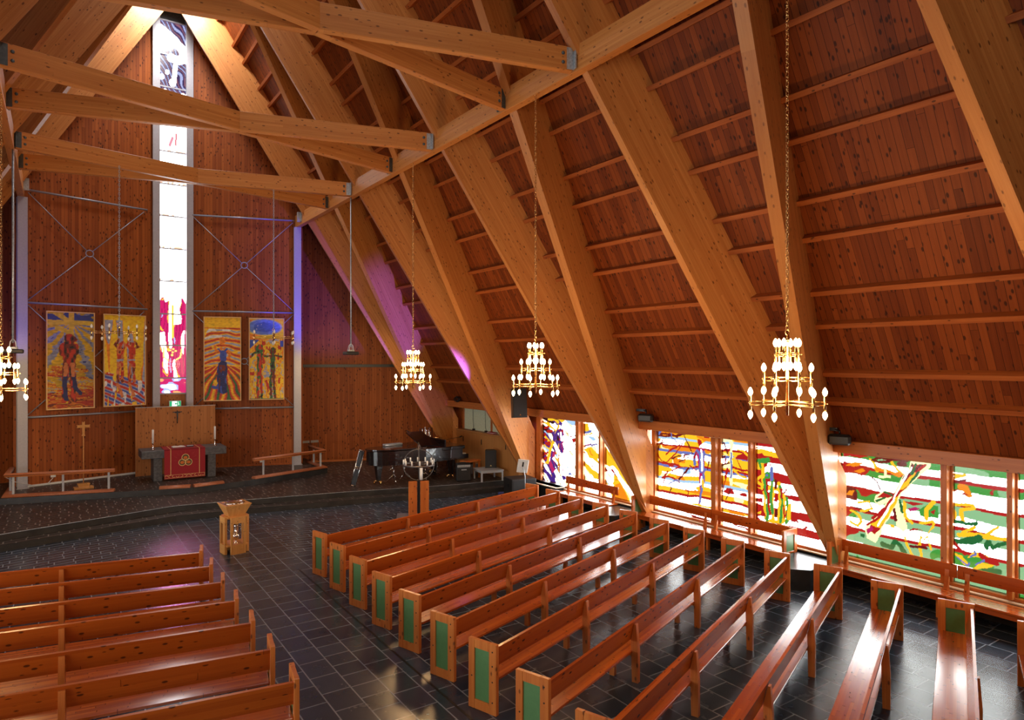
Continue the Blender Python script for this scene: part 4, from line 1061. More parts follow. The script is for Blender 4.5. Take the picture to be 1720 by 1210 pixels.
# ------------------------------------------------------------------ the four tall paintings
def base_noise(A, B, sx, sy, seed): return vnoise(A * sx, B * sy, seed)
def mixs(C, m, c, jit=0.0, seed=1): C[m] = c
PC = {'Y': (0.78, 0.46, 0.015), 'O': (0.70, 0.20, 0.01), 'R': (0.48, 0.035, 0.012), 'D': (0.15, 0.022, 0.010), 'B': (0.045, 0.075, 0.33), 'L': (0.30, 0.31, 0.42), 'N': (0.02, 0.022, 0.10), 'G': (0.045, 0.12, 0.03), 'W': (0.62, 0.60, 0.58), 'K': (0.02, 0.014, 0.012), 'S': (0.55, 0.17, 0.05)}
def stipple(C, A, B, keys, sx, sy, seed, mask=None, th=None):
    n = 0.65 * vnoise(A * sx, B * sy, seed) + 0.35 * vnoise(A * sx * 2.3, B * sy * 2.3, seed + 1)
    n = np.clip((n - 0.22) / 0.56, 0, 0.999)
    k = (n * len(keys)).astype(int)
    for i, key in enumerate(keys):
        m = k == i
        if mask is not None: m &= mask
        C[m] = PC[key]
def blob(C, A, B, pts, c, wd, seed):
    m = seg_d(A + 0.05 * (vnoise(A * 9, B * 9, seed) - .5), B + 0.05 * (vnoise(A * 9, B * 9, seed + 1) - .5), pts) < wd
    C[m] = PC[c]; return m
def body(C, A, B, cx, foot, head, w, c1, c2, arms, seed):
    """a standing silhouette of brush marks"""
    H = head - foot
    parts = [([(cx, head - 0.05 * H), (cx, head - 0.07 * H)], 0.062 * H), ([(cx, head - 0.17 * H), (cx, head - 0.32 * H), (cx, head - 0.46 * H)], w),
             ([(cx - w * .45, head - 0.5 * H), (cx - w * .7, head - 0.75 * H), (cx - w * .6, foot)], w * .48), ([(cx + w * .45, head - 0.5 * H), (cx + w * .6, head - 0.75 * H), (cx + w * .8, foot)], w * .48)] + arms
    allm = np.zeros(A.shape, bool)
    for pts, ww in parts: allm |= blob(C, A, B, pts, c1, ww, seed)
    n = vnoise(A * 16, B * 7, seed + 9); C[allm & (n > 0.56)] = PC[c2]; C[allm & (n < 0.25)] = PC['K'] if c1 != 'S' else PC['D']
    return allm
def paint1(A, B):   # embracing pair under a star of yellow rays
    C = np.zeros(A.shape + (3,)); cx, cy = 0.66, 2.80
    ang = np.arctan2(B - cy, A - cx); d = np.hypot(A - cx, B - cy)
    n = np.sin(ang * 17 + 2.2 * vnoise(A * 3, B * 6, 3)) + 1.3 * (vnoise(A * 4, B * 26, 5) - .5)
    C[...] = PC['Y']; C[n < -0.15] = PC['L']; C[n < -1.35] = PC['B']
    C *= 0.55 + 0.35 * vnoise(A * 11, B * 30, 71)[..., None]
    hz = B < 1.45
    stipple(C, A, B + 0.15 * A, 'RORYOYLY', 2.2, 17, 7, hz & (vnoise(A * 3, B * 8, 8) < (1.75 - B) * 0.9))
    low = B < 0.55; stipple(C, A, B, 'RODRYRO', 2.5, 14, 12, low)
    C[hz] *= 0.75
    top = B > 2.72; C[top & (vnoise(A * 3, B * 9, 14) > 0.5)] = (0.03, 0.045, 0.16)
    for pts in ([(cx, 2.25), (cx, 3.2)], [(0.05, cy), (1.25, cy)], [(0.25, 3.1), (cx, cy)], [(0.3, 2.62), (cx - .1, 2.5)]):
        C[seg_d(A, B, pts) < 0.055 + 0.03 * vnoise(A * 9, B * 9, 2)] = (0.62, 0.40, 0.03)
    body(C, A, B, 0.60, 0.30, 2.42, 0.17, 'D', 'R', [([(0.42, 2.05), (0.40, 1.78), (0.66, 1.75)], 0.07), ([(0.78, 2.05), (0.82, 1.85), (0.6, 1.65)], 0.07), ([(0.73, 2.28), (0.74, 2.25)], 0.085)], 21)
    for pts in ([(0.50, 1.1), (0.48, 0.7), (0.52, 0.32)], [(0.72, 1.1), (0.76, 0.7), (0.9, 0.5)]): blob(C, A, B, pts, 'N', 0.055, 33)
    for pts in ([(0.52, 1.45), (0.52, 1.1)], [(0.7, 1.45), (0.72, 1.1)]): blob(C, A, B, pts, 'S', 0.055, 35)
    C *= (0.8 + 0.4 * vnoise(A * 14, B * 22, 72))[..., None]; return C
def paint2(A, B):   # two figures with raised arms
    C = np.zeros(A.shape + (3,)); C[...] = PC['Y']
    v = vnoise(A * 6, B * 1.0, 3); m = (v > 0.60) & (B < 2.95); C[m] = PC['L']; C[(v > 0.55) & (v < 0.60) & (B < 3.0)] = PC['O']
    low = B < 1.15 - 0.3 * (A - 0.2); t = B + 0.55 * A
    n = np.sin(t * 26 + 3 * vnoise(A * 3, B * 3, 5)); C[low] = PC['L']; C[low & (n > 0.35)] = PC['R']; C[low & (n < -0.55)] = PC['B']
    C[low & (vnoise(A * 12, B * 5, 6) > 0.72)] = PC['W']; C[low & (vnoise(A * 14, B * 3, 16) > 0.74)] = PC['Y']
    for cx, sd in ((0.50, 11), (0.86, 15)):
        body(C, A, B, cx, 0.85, 2.20, 0.10, 'S', 'R', [([(cx - 0.05, 1.95), (cx - 0.15, 2.12), (cx - 0.05, 2.3)], 0.035), ([(cx + 0.08, 1.95), (cx + 0.2, 2.08), (cx + 0.08, 2.22)], 0.035)], sd)
        blob(C, A, B, [(cx - 0.08, 1.58), (cx + 0.08, 1.58)], 'L', 0.035, sd + 3)
        blob(C, A, B, [(cx - 0.08, 0.75), (cx + 0.02, 0.5), (cx + 0.05, 0.35)], 'S', 0.05, sd + 4)
    C *= (0.95 + 0.6 * vnoise(A * 16, B * 22, 74))[..., None]; return np.clip(C, 0, 0.95)
def paint3(A, B):   # figure in a blue dress in a burst of colour
    C = np.zeros(A.shape + (3,)); cx, cy = 0.60, 1.5
    C[...] = PC['Y']
    d = np.hypot((A - cx) * 1.0, (B - cy) * 0.9); ang = np.arctan2(B - cy, A - cx)
    arcs = np.sin(np.hypot(A - cx, (B - 0.6)) * 26 + 2.5 * vnoise(A * 4, B * 4, 3)); ring = (B > 1.35) & (B < 2.75) & (vnoise(A * 3, B * 6, 9) > 0.25)
    C[ring & (arcs > 0.1)] = PC['O']; C[ring & (arcs > 0.72)] = PC['R']; C[ring & (arcs < -0.6)] = PC['L']
    C[ring & (arcs < -0.2) & (B > 2.3) & (vnoise(A * 4, B * 9, 5) > .5)] = PC['W']
    rays = np.sin(ang * 24 + 2 * vnoise(A * 3, B * 3, 8)); low = B < 1.35 - 0.15 * np.abs(A - cx)
    C[low] = PC['R']; C[low & (rays > 0.3)] = PC['O']; C[low & (rays < -0.65) & (B < 1.0)] = PC['G']; C[low & (rays > .85)] = PC['Y']
    blob(C, A, B, [(cx, 2.3), (cx, 2.2)], 'O', 0.09, 4)
    for pts in ([(cx - 0.04, 1.95), (cx - 0.2, 1.85), (cx - 0.25, 2.05)], [(cx + 0.06, 1.95), (cx + 0.25, 1.8), (cx + 0.2, 1.6)]): blob(C, A, B, pts, 'O', 0.045, 6)
    for pts, ww in (([(cx - 0.13, 1.93), (cx + 0.02, 1.75)], .03), ([(cx + 0.13, 1.93), (cx + 0.03, 1.75)], .03), ([(cx + .02, 1.78), (cx + .02, 1.55)], .10)): blob(C, A, B, pts, 'B', ww, 7)
    m = blob(C, A, B, [(cx, 1.35), (cx - 0.02, 0.85), (cx, 0.42)], 'N', 0.15, 8); C[m & (vnoise(A * 18, B * 4, 2) > .6)] = PC['D']; C[m & (vnoise(A * 18, B * 4, 3) > .7)] = PC['B']
    for x in (0.37, 0.83): blob(C, A, B, [(x, 0.72), (x, 0.66)], 'Y', 0.06, 9)
    blob(C, A, B, [(0.3, 0.52), (0.42, 0.48)], 'B', 0.05, 12)
    C *= (0.95 + 0.6 * vnoise(A * 16, B * 26, 73))[..., None]; return C
def paint4(A, B):   # two dark figures on a yellow ground under a blue oval
    C = np.zeros(A.shape + (3,)); stipple(C, A, B, 'YYLYOYYR', 8, 3.0, 3)
    C[B > 2.35] = PC['Y']; C[(B > 2.3) & (vnoise(A * 3, B * 10, 4) > 0.7)] = PC['O']
    hill = (B < 2.32) & (B > 2.32 - 0.0 - 1.1 * (0.36 - A) - 0.0) & (A < 0.36) & (B > 1.75); C[hill & (B > 1.75 + A * 0.9)] = PC['B']
    C[(A > 1.05) & (B > 2.05) & (B < 2.28)] = PC['B']
    e = ((A - 0.52) / 0.54) ** 2 + ((B - 2.80) / 0.28) ** 2 + 0.15 * (vnoise(A * 4, B * 4, 2) - .5); C[e < 1] = (0.10, 0.17, 0.52); C[e < 0.4] = (0.045, 0.09, 0.40)
    C[(e > 1) & (e < 1.25)] = (0.3, 0.33, 0.3)
    for x, z in ((0.3, 2.85), (0.42, 2.9), (0.26, 2.72)): C[np.hypot(A - x, B - z) < 0.015] = PC['W']
    body(C, A, B, 0.36, 0.08, 2.08, 0.095, 'G', 'R', [([(0.3, 1.85), (0.15, 1.78), (0.06, 1.65)], 0.035), ([(0.42, 1.8), (0.6, 1.66)], 0.035), ([(0.36, 2.05), (0.40, 2.08)], 0.07)], 5)
    body(C, A, B, 0.80, 0.08, 1.98, 0.09, 'G', 'D', [([(0.74, 1.7), (0.52, 1.66)], 0.035), ([(0.86, 1.72), (1.1, 1.64)], 0.032)], 8)
    C[(B < 0.06)] = PC['G']
    C *= (1.0 + 0.55 * vnoise(A * 16, B * 26, 75))[..., None]; return np.clip(C, 0, 0.95)
CANV = painted('oil_on_canvas', None, 0.55)
GOLDW = plain('gilt_frame', (0.75, 0.45, 0.17), 0.4, 0.1, 0.05)
for side, x0, x1, z0, z1, fn, lab in ((-1, 3.64, 2.31, 2.90, 6.07, paint1, 'framed painting of two embracing figures under yellow rays, far left'), (-1, 2.06, 0.76, 2.91, 6.06, paint2, 'framed painting of two figures with raised arms left of the tall window'),
                                      (1, 1.10, 2.33, 2.98, 6.10, paint3, 'framed painting of a figure in a blue dress right of the tall window'), (1, 2.58, 3.78, 3.00, 6.08, paint4, 'framed painting of two dark figures under a blue oval, far right')):
    ln = math.hypot(1, WS)
    xa, xb = side * x0, side * x1
    pa = Vector((xa, AP - WS * abs(xa) - 0.20, z0)); pb = Vector((xb, AP - WS * abs(xb) - 0.20, z0))
    xd = (pb - pa); W_ = xd.length; xd.normalize(); zd = Vector((0, 0, 1)); yd = zd.cross(xd); H_ = z1 - z0
    p = thing('painting', lab, 'painting', (0, 0, 0)); p.matrix_basis = frame_matrix(pa, xd, yd, zd)
    MB().box(0, W_, 0.004, 0.03, 0, H_).build('backing_board', GOLDW, p)
    f = MB(); t = 0.035
    f.box(0, W_, -0.025, 0.03, -0.0, t, bev=0.006); f.box(0, W_, -0.025, 0.03, H_ - t, H_, bev=0.006); f.box(0, t, -0.025, 0.03, t, H_ - t, bev=0.006); f.box(W_ - t, W_, -0.025, 0.03, t, H_ - t, bev=0.006)
    f.build('picture_frame', GOLDW, p)
    sx = 1.30 / W_; sz = 3.15 / H_
    canvas('canvas', (t, W_ - t, t, H_ - t), 0.0155, lambda A, B: fn(A * sx * (1.0 if fn in (paint1, paint2) else 1.2 / 1.3), B * sz), lambda A, B: (A, np.zeros(A.shape), B), CANV, p)
# ------------------------------------------------------------------ pews
PEWL = 7.15
def make_pew(name, label, sgn, ln):
    """origin at the aisle end's rear corner; runs out along +x (sgn 1) or -x (sgn -1); y points to the chancel"""
    t = thing(name, label, 'pew')
    X = lambda a: sgn * a
    for a in (0.0, ln - 0.06):
        f = MB(); d = 0.46; h = 0.90; st = 0.10
        f.box(X(a), X(a + 0.06), 0, st + 0.02, 0, h, bev=0.006); f.box(X(a), X(a + 0.06), d - st, d, 0, h, bev=0.006)
        f.box(X(a + 0.004), X(a + 0.056), st + 0.02, d - st, h - 0.115, h - 0.001, bev=0.004); f.box(X(a + 0.004), X(a + 0.056), st + 0.02, d - st, 0.0, 0.125, bev=0.004)
        e = f.build('end_panel', PEWZ, t)
        g = MB().box(X(a + 0.022), X(a + 0.042), st + 0.015, d - st + 0.005, 0.12, h - 0.11).build('green_infill', GREEN, e)
        g['label'] = 'green painted infill'
        if a == 0 and sgn > 0:
            for (yy, zz) in ((0.06, 0.80), (0.06, 0.62), (0.06, 0.42), (0.40, 0.42), (0.06, 0.16)):
                MB().tube([(X(0.01), yy, zz), (X(-0.004), yy, zz)], 0.010, 8).build('bolt_head', BLACKM, e)
    s = MB(); s.box(X(0.06), X(ln - 0.06), 0.05, 0.45, 0.405, 0.44, bev=0.006); s.box(X(0.06), X(ln - 0.06), 0.40, 0.43, 0.33, 0.405)
    s.build('seat', SEATX, t)
    b = MB(); q = 0.034
    c = [(X(0.06), 0.075, 0.585), (X(ln - 0.06), 0.075, 0.585), (X(ln - 0.06), 0.075 + q, 0.592), (X(0.06), 0.075 + q, 0.592), (X(0.06), 0.02, 0.855), (X(ln - 0.06), 0.02, 0.855), (X(ln - 0.06), 0.02 + q, 0.862), (X(0.06), 0.02 + q, 0.862)]
    if sgn < 0: c = [c[1], c[0], c[3], c[2], c[5], c[4], c[7], c[6]]
    b.hexa(c); b.build('backrest', PEWX, t)
    for fr in (0.315, 0.645):
        a = ln * fr; m = MB(); w_ = 0.035
        poly = [(-0.035, 0), (0.055, 0), (0.07, 0.585), (0.02, 0.815), (-0.008, 0.815), (-0.035, 0.45)]
        m.prism(poly, X(a - w_), X(a + w_), 'x'); m.box(X(a - w_), X(a + w_), 0.055, 0.41, 0.36, 0.405)
        m.build('rear_support', PEWZ, t)
        MB().box(X(a - w_), X(a + w_), 0.33, 0.41, 0, 0.37, bev=0.004).build('front_leg', PEWZ, t)
    return t
ORD = ['front', 'second', 'third', 'fourth', 'fifth', 'sixth', 'seventh', 'eighth', 'ninth', 'tenth', 'eleventh', 'twelfth', 'thirteenth']
first = None
for i in range(13):
    y = 13.56 - 1.085 * i; yo = 15.42 - 1.005 * i
    ang = math.atan2(yo - y, 8.05 - 1.23)
    lab = 'long pine pew right of the aisle, %s row counted from the font' % ORD[i]
    if first is None:
        first = make_pew('church_pew', lab, 1, PEWL); first.location = (1.23, y, 0); first.rotation_euler = (0, 0, ang); first['group'] = 'pine pews right of the aisle'
    else: dup(first, (1.23, y, 0), ang, lab, 'pine pews right of the aisle')
first = None
for i in range(7):
    y = 13.70 - 1.02 * i; ang = -(0.20 - 0.008 * i)
    lab = 'long pine pew left of the aisle, %s row counted from the font' % ORD[i]
    if first is None:
        first = make_pew('church_pew', lab, -1, PEWL); first.location = (-1.07, y, 0); first.rotation_euler = (0, 0, ang); first['group'] = 'pine pews left of the aisle'
    else: dup(first, (-1.07, y, 0), ang, lab, 'pine pews left of the aisle')

# ------------------------------------------------------------------ benches under the windows
def wall_bench(label, y0, y1, ends, splits, xoff=0.0):
    """bench along the wall, seat towards the nave; y0 < y1"""
    t = thing('wall_bench', label, 'bench', (xoff, (y0 + y1) / 2, 0))
    ym = (y0 + y1) / 2; a, b = y0 - ym, y1 - ym
    MW = Matrix.Translation((9.74, 0, 0)) @ Matrix.Rotation(PI / 2, 4, 'Z')      # local x -> +y of the nave, local y -> -x
    cuts = [a] + [c - ym for c in splits] + [b]
    for c0, c1 in zip(cuts[:-1], cuts[1:]):
        o = MB().box(c0 + 0.004, c1 - 0.004, 0.0, 0.46, 0.40, 0.44, bev=0.006).box(c0 + 0.01, c1 - 0.01, 0.40, 0.44, 0.32, 0.40).build('seat', SEATX, t, MW)
        m = MB(); e0 = 0.05 if ends else 0.0
        m.box(c0 + 0.004, c1 - 0.004, 0.0, 0.032, 0.665, 0.895, bev=0.005); m.build('backrest', PEWX, t, MW)
        for p in (c0 + 0.16, c1 - 0.16):
            MB().prism([(0.03, 0.44), (0.10, 0.44), (0.05, 0.64), (0.03, 0.80)], p - 0.035, p + 0.035, 'x').build('back_support', PEWZ, t, MW)
            MB().box(p - 0.035, p + 0.035, 0.30, 0.38, 0, 0.40, bev=0.004).build('leg', PEWZ, t, MW)
    for fl, p in zip(ends, (a, b)):
        if not fl: continue
        s = 1 if p == a else -1
        f = MB(); x0, x1 = p, p + s * 0.055
        f.box(x0, x1, 0.0, 0.10, 0, 0.90, bev=0.005); f.box(x0, x1, 0.38, 0.48, 0, 0.90, bev=0.005); f.box(x0, x1, 0.10, 0.38, 0.79, 0.90); f.box(x0, x1, 0.10, 0.38, 0, 0.12)
        e = f.build('end_panel', PEWZ, t, MW)
        g = MB().box(p + s * 0.018, p + s * 0.038, 0.09, 0.39, 0.11, 0.80).build('green_infill', GREEN, e); g['label'] = 'green painted infill'
    return t
wall_bench('pine wall bench under the middle yellow and red window, green ends', 8.35, 12.86, (True, True), [10.6])
wall_bench('pine wall bench under the green window at the right edge', 0.6, 7.41, (False, True), [5.27])
wall_bench('short pine wall bench without end panels under the purple window', 13.9, 16.25, (False, False), [], 0.06)
# dark stone blocks under the rafter feet
for nm, y in (('A', 7.875), ('B', 13.37)):
    m = MB().prism([(8.75, y + 0.30), (8.45, y - 0.10), (8.75, y - 0.44), (9.94, y - 0.44), (9.94, y + 0.44), (9.2, y + 0.44)][::-1], 0, 0.41, 'z')
    tag(m.build('stone_block', BLOCKM), {'Z': 'dark stone block at the far right, out of the frame', 'A': 'dark stone block between the middle window bench and the right bench', 'B': 'dark stone block between the short bench and the middle window bench', 'C': 'dark stone block behind the black subwoofer'}[nm], 'block', 'stone blocks at the rafter feet')
MB_ = MB().box(9.5, 9.9, 16.35, 17.9, 0.05, 0.53)
tag(MB_.build('radiator_casing', BLACK), 'black heater casing under the sill of the purple window', 'heater')

# ------------------------------------------------------------------ chandeliers
def torus_pts(c, r, n, ax):
    out = []
    for k in range(n):
        an = 2 * PI * k / n
        v = (r * math.cos(an), 0, r * math.sin(an)) if ax == 'y' else ((0, r * math.cos(an), r * math.sin(an)) if ax == 'x' else (r * math.cos(an), r * math.sin(an), 0))
        out.append((c[0] + v[0], c[1] + v[1], c[2] + v[2]))
    return out
def chain(mb, z0, z1, link=0.075, r=0.006):
    n = int((z1 - z0) / (link * 0.78)); st = (z1 - z0) / n
    for i in range(n):
        z = z0 + st * (i + 0.5); pts = []
        for k in range(8):
            an = 2 * PI * k / 8; a = 0.018 * math.cos(an); b = (link * 0.5) * math.sin(an)
            pts.append((a, 0, z + b) if i % 2 else (0, a, z + b))
        mb.tube(pts, r, 4, closed=True)
def bulb_mesh(name, mat, par, c, up):
    s = 1 if up else -1
    prof = [(0.006, 0), (0.020, 0.010), (0.031, 0.040), (0.028, 0.064), (0.015, 0.092), (0.002, 0.108)]
    m = MB()
    if s > 0: m.lathe(prof, c, 8)
    else: m.lathe([(r, -z) for r, z in prof][::-1], c, 8)
    return m.build(name, mat, par)
def make_chandelier(label, loc, tiers, ztop, mat, lit):
    """origin at the underside of the lowest bar cluster"""
    t = thing('chandelier', label, 'chandelier', loc)
    H = {3: 0.98, 1: 0.26}[len(tiers)]
    MB().lathe([(0.0, 0), (0.018, 0.01), (0.018, H - 0.06), (0.030, H - 0.055), (0.030, H - 0.01), (0.010, H), (0.010, H + 0.03)], (0, 0, 0), 10).build('stem', BRASS, t)
    m = MB(); m.tube(torus_pts((0, 0, H + 0.07), 0.038, 14, 'y'), 0.007, 6, closed=True); m.build('hanging_ring', BRASS, t)
    m = MB(); chain(m, H + 0.10, ztop - loc[2]); m.build('chain', BRASS if lit else GALV, t)
    for (r, z, hl, off) in tiers:
        a = MB()
        for k in range(6):
            an = off + 2 * PI * k / 6; c, s = math.cos(an), math.sin(an)
            for dz in (-0.022, 0.022):
                a.tube([(c * 0.015 - s * 0.01, s * 0.015 + c * 0.01, z + dz), (c * r, s * r, z + dz)], 0.0052, 6)
            # short cross bar outside the tube
            q = 0.062
            a.tube([(c * (r + 0.02) - s * q, s * (r + 0.02) + c * q, z), (c * (r + 0.02) + s * q, s * (r + 0.02) - c * q, z)], 0.005, 6)
        a.build('arm_cluster', BRASS, t)
        for k in range(6):
            an = off + 2 * PI * k / 6; c, s = math.cos(an) * r, math.sin(an) * r
            tb = MB().lathe([(0.0, -hl - 0.004), (0.015, -hl), (0.015, hl), (0.0, hl + 0.004)], (c, s, z), 8).build('candle_tube', BRASS, t)
            bulb_mesh('bulb', mat, tb, (c, s, z + hl), True); bulb_mesh('bulb', mat, tb, (c, s, z - hl), False)
    if lit:
        l = bpy.data.lights.new('chandelier_glow', 'POINT'); l.energy = CHAND; l.color = (1.0, 0.58, 0.25); l.shadow_soft_size = 0.25
        o = bpy.data.objects.new('chandelier_glow', l); COL.objects.link(o); o.location = (loc[0], loc[1], loc[2] + 0.45)
    return t
TI3 = [(0.44, 0.155, 0.095, 0.25), (0.275, 0.46, 0.095, 0.05), (0.14, 0.77, 0.095, 0.3)]
ch0 = make_chandelier('lit brass chandelier of three tiers nearest the camera', (4.22, 4.96, 3.80), TI3, 9.57, BULB, True)
ch0['group'] = 'lit three tier chandeliers'
for (x, y, z, lab) in ((4.22, 10.28, 3.86, 'lit brass chandelier above the purple window, middle of the three on the right'),
                       (4.22, 15.6, 3.78, 'lit brass chandelier of three tiers above the grand piano, farthest on the right'),
                       (-4.22, 15.9, 3.78, 'lit brass chandelier of three tiers cut by the left edge of the picture')):
    dup(ch0, (x, y, z), 0.35 * y, lab, 'lit three tier chandeliers')
    l = bpy.data.lights.new('chandelier_glow', 'POINT'); l.energy = CHAND; l.color = (1.0, 0.58, 0.25); l.shadow_soft_size = 0.25
    o = bpy.data.objects.new('chandelier_glow', l); COL.objects.link(o); o.location = (x, y, z + 0.45)
TI1 = [(0.62, 0.10, 0.10, 0.1)]
def small_chandelier(label, loc):
    c = make_chandelier(label, loc, TI1, 9.58, BULBOFF, False); c['group'] = 'unlit single tier chandeliers'; return c
cu = small_chandelier('unlit brass chandelier hanging before the second painting from the left', (-2.0, 20.2, 5.12))
dup(cu, (1.93, 20.2, 5.06), 0.2, 'unlit brass chandelier hanging before the rightmost painting', 'unlit single tier chandeliers')

# ------------------------------------------------------------------ lamp bars hung from the plates
for sd, lab in ((1, 'stage lamp unit hanging on a thin pole right of the chancel'), (-1, 'stage lamp unit hanging on a thin pole at the left edge')):
    t = thing('hanging_stage_lamp', lab, 'lamp', (sd * 4.22, 20.0, 4.66))
    MB().tube([(0, 0, 0.25), (0, 0, 4.91)], 0.022, 8).build('pole', GALV, t)
    MB().box(-0.21, 0.21, -0.16, 0.16, 0.0, 0.10, bev=0.02).build('lamp_housing', BLACK, t)
    m = MB()
    for k in range(4):
        an = PI / 4 + k * PI / 2
        m.tube([(0, 0, 0.36), (0.07 * math.cos(an), 0.07 * math.sin(an), 0.28), (0.10 * math.cos(an), 0.10 * math.sin(an), 0.12)], 0.010, 6)
    m.build('cables', WHITEP, t)
    m = MB(); m.box(-0.10, 0.10, -0.06, 0.06, 0.10, 0.16, bev=0.01); m.build('junction_box', GALV, t)

# ------------------------------------------------------------------ altar group
ROTA = 0.0
t = thing('altar', 'dark stone altar table on two legs under the tall window', 'altar', (0.2, 25.15, 0.5))
MB().box(-1.29, 1.29, -0.55, 0.48, 0.77, 1.02, bev=0.012).build('table_top', STONE, t)
for x in (-0.80, 0.84): MB().box(x - 0.13, x + 0.13, -0.42, 0.34, 0, 0.77, bev=0.008).build('leg', STONE, t)
t = thing('altar_cloth', 'red altar cloth with gold border and three linked rings', 'cloth', (0.2, 25.15, 0.5))
m = MB(); m.box(-0.63, 0.61, -0.568, -0.556, 0.06, 1.035); m.box(-0.63, 0.61, -0.568, 0.46, 1.022, 1.036); m.build('cloth', REDC, t)
m = MB()
for x in (-0.44, 0.43): m.box(x - 0.008, x + 0.008, -0.573, -0.568, 0.17, 1.036); m.box(x - 0.008, x + 0.008, -0.573, 0.45, 1.036, 1.040)
m.build('gold_stripes', GOLDT, t)
m = MB(); m.box(-0.63, 0.61, -0.572, -0.568, 0.085, 0.093); m.box(-0.63, 0.61, -0.572, -0.568, 0.185, 0.193)
for k in range(11):
    cx = -0.57 + k * 0.112
    m.tube([(cx + 0.045 * math.cos(a), -0.571, 0.139 + 0.035 * math.sin(a)) for a in [2 * PI * j / 12 * 0.75 + k for j in range(10)]], 0.006, 5)
m.build('border_scrolls', GOLDT, t)
RC = [(0.0, 0.745), (-0.095, 0.585), (0.095, 0.585)]
m = MB()
for (x, z) in RC: m.tube(torus_pts((x, -0.576, z), 0.108, 22, 'y'), 0.010, 6, closed=True)
m.build('linked_rings', GOLDT, t)
m = MB()
for (x, z) in RC: m.prism([(x + 0.098 * math.cos(2 * PI * j / 20), z + 0.098 * math.sin(2 * PI * j / 20)) for j in range(20)], -0.5695, -0.5715, 'y')
m.build('ring_grounds', plain('olive_silk', (0.10, 0.075, 0.03), 0.7), t)
SILK = plain('orange_silk', (0.65, 0.16, 0.02), 0.7)
for (x, z) in RC: MB().prism([(x + 0.062 * math.cos(2 * PI * j / 14), z - 0.005 + 0.05 * math.sin(2 * PI * j / 14)) for j in range(14)], -0.5715, -0.5735, 'y').build('ring_motif', SILK, t)
m = MB()
for k in range(9):
    a = PI * k / 8; m.tube([(0.27 * math.cos(a), -0.569, 0.66 + 0.22 * math.sin(a)), (0.36 * math.cos(a), -0.569, 0.66 + 0.34 * math.sin(a))], 0.0025, 4)
m.build('fine_rays', plain('rose_thread', (0.5, 0.06, 0.05), 0.7), t)
def candlestick(label, loc, parent_h=0.20):
    t = thing('candlestick', label, 'candlestick', loc)
    MB().lathe([(0.0, 0), (0.075, 0.0), (0.075, 0.012), (0.03, 0.03), (0.014, 0.06), (0.026, 0.09), (0.014, 0.11), (0.014, 0.19), (0.024, 0.205), (0.036, 0.225), (0.02, 0.235), (0.0, 0.235)], (0, 0, 0), 14).build('stick', CHROME, t)
    MB().lathe([(0.0, 0.235), (0.032, 0.235), (0.032, 0.66), (0.006, 0.665), (0.004, 0.685), (0.0, 0.686)], (0, 0, 0), 12).build('candle', WHITE, t)
    return t
candlestick('silver candlestick with a white candle on the left end of the altar', (-0.72, 25.0, 1.52))
candlestick('silver candlestick with a white candle on the right end of the altar', (1.20, 25.05, 1.52))
t = thing('open_book', 'open white book lying on the red altar cloth', 'book', (0.05, 25.05, 1.54), 0.1)
m = MB(); m.box(-0.20, 0.20, -0.14, 0.14, 0, 0.012, bev=0.003); m.build('cover', plain('brown_leather', (0.12, 0.05, 0.03), 0.5), t)
for s in (-1, 1):
    pts = [(0, 0.012), (s * 0.19, 0.012), (s * 0.19, 0.030), (s * 0.10, 0.048), (0, 0.030)]
    MB().prism(pts if s > 0 else pts[::-1], -0.13, 0.13, 'y').build('pages', WHITE, t)
t = thing('service_book', 'dark book lying open right of the white one on the altar', 'book', (0.42, 25.12, 1.54), -0.15)
MB().box(-0.11, 0.11, -0.13, 0.13, 0, 0.025, bev=0.004).build('cover', BLACK, t); MB().box(-0.095, 0.095, -0.115, 0.115, 0.025, 0.029).build('page', GREYT, t)
# boarded screen behind the altar with a small crucifix
t = thing('altar_screen', 'pale boarded timber screen standing behind the altar', 'screen', (0.14, 26.15, 0.5))
MB().box(-1.27, 1.27, 0, 0.07, 0.0, 2.35).build('board_panel', SCREEN, t)
m = MB(); m.box(-1.28, 1.28, -0.006, 0.076, 2.35, 2.365); m.build('cap_strip', GALV, t)
for x in (-1.0, 0.98): MB().box(x - 0.05, x + 0.05, 0.07, 0.12, 0, 2.2).build('post', SCREEN, t)
t = thing('crucifix', 'small dark crucifix on the front of the boarded screen', 'crucifix', (0.16, 26.14, 2.46))
m = MB(); m.box(-0.013, 0.013, -0.022, 0.0, -0.20, 0.26, bev=0.003); m.box(-0.15, 0.15, -0.022, 0.0, 0.19, 0.215, bev=0.003); m.build('cross', BLACKM, t)
m = MB(); m.tube([(0, -0.035, 0.20), (0, -0.045, 0.10), (0.01, -0.04, 0.02), (0.0, -0.03, -0.14)], 0.022, 6, r2=0.010); m.tube([(-0.13, -0.03, 0.215), (-0.05, -0.035, 0.17), (0.05, -0.035, 0.17), (0.13, -0.03, 0.215)], 0.010, 6); m.lathe([(0, 0.0), (0.02, 0.01), (0.022, 0.03), (0.0, 0.05)], (0, -0.04, 0.19), 8)
m.build('corpus', STEELD, t)
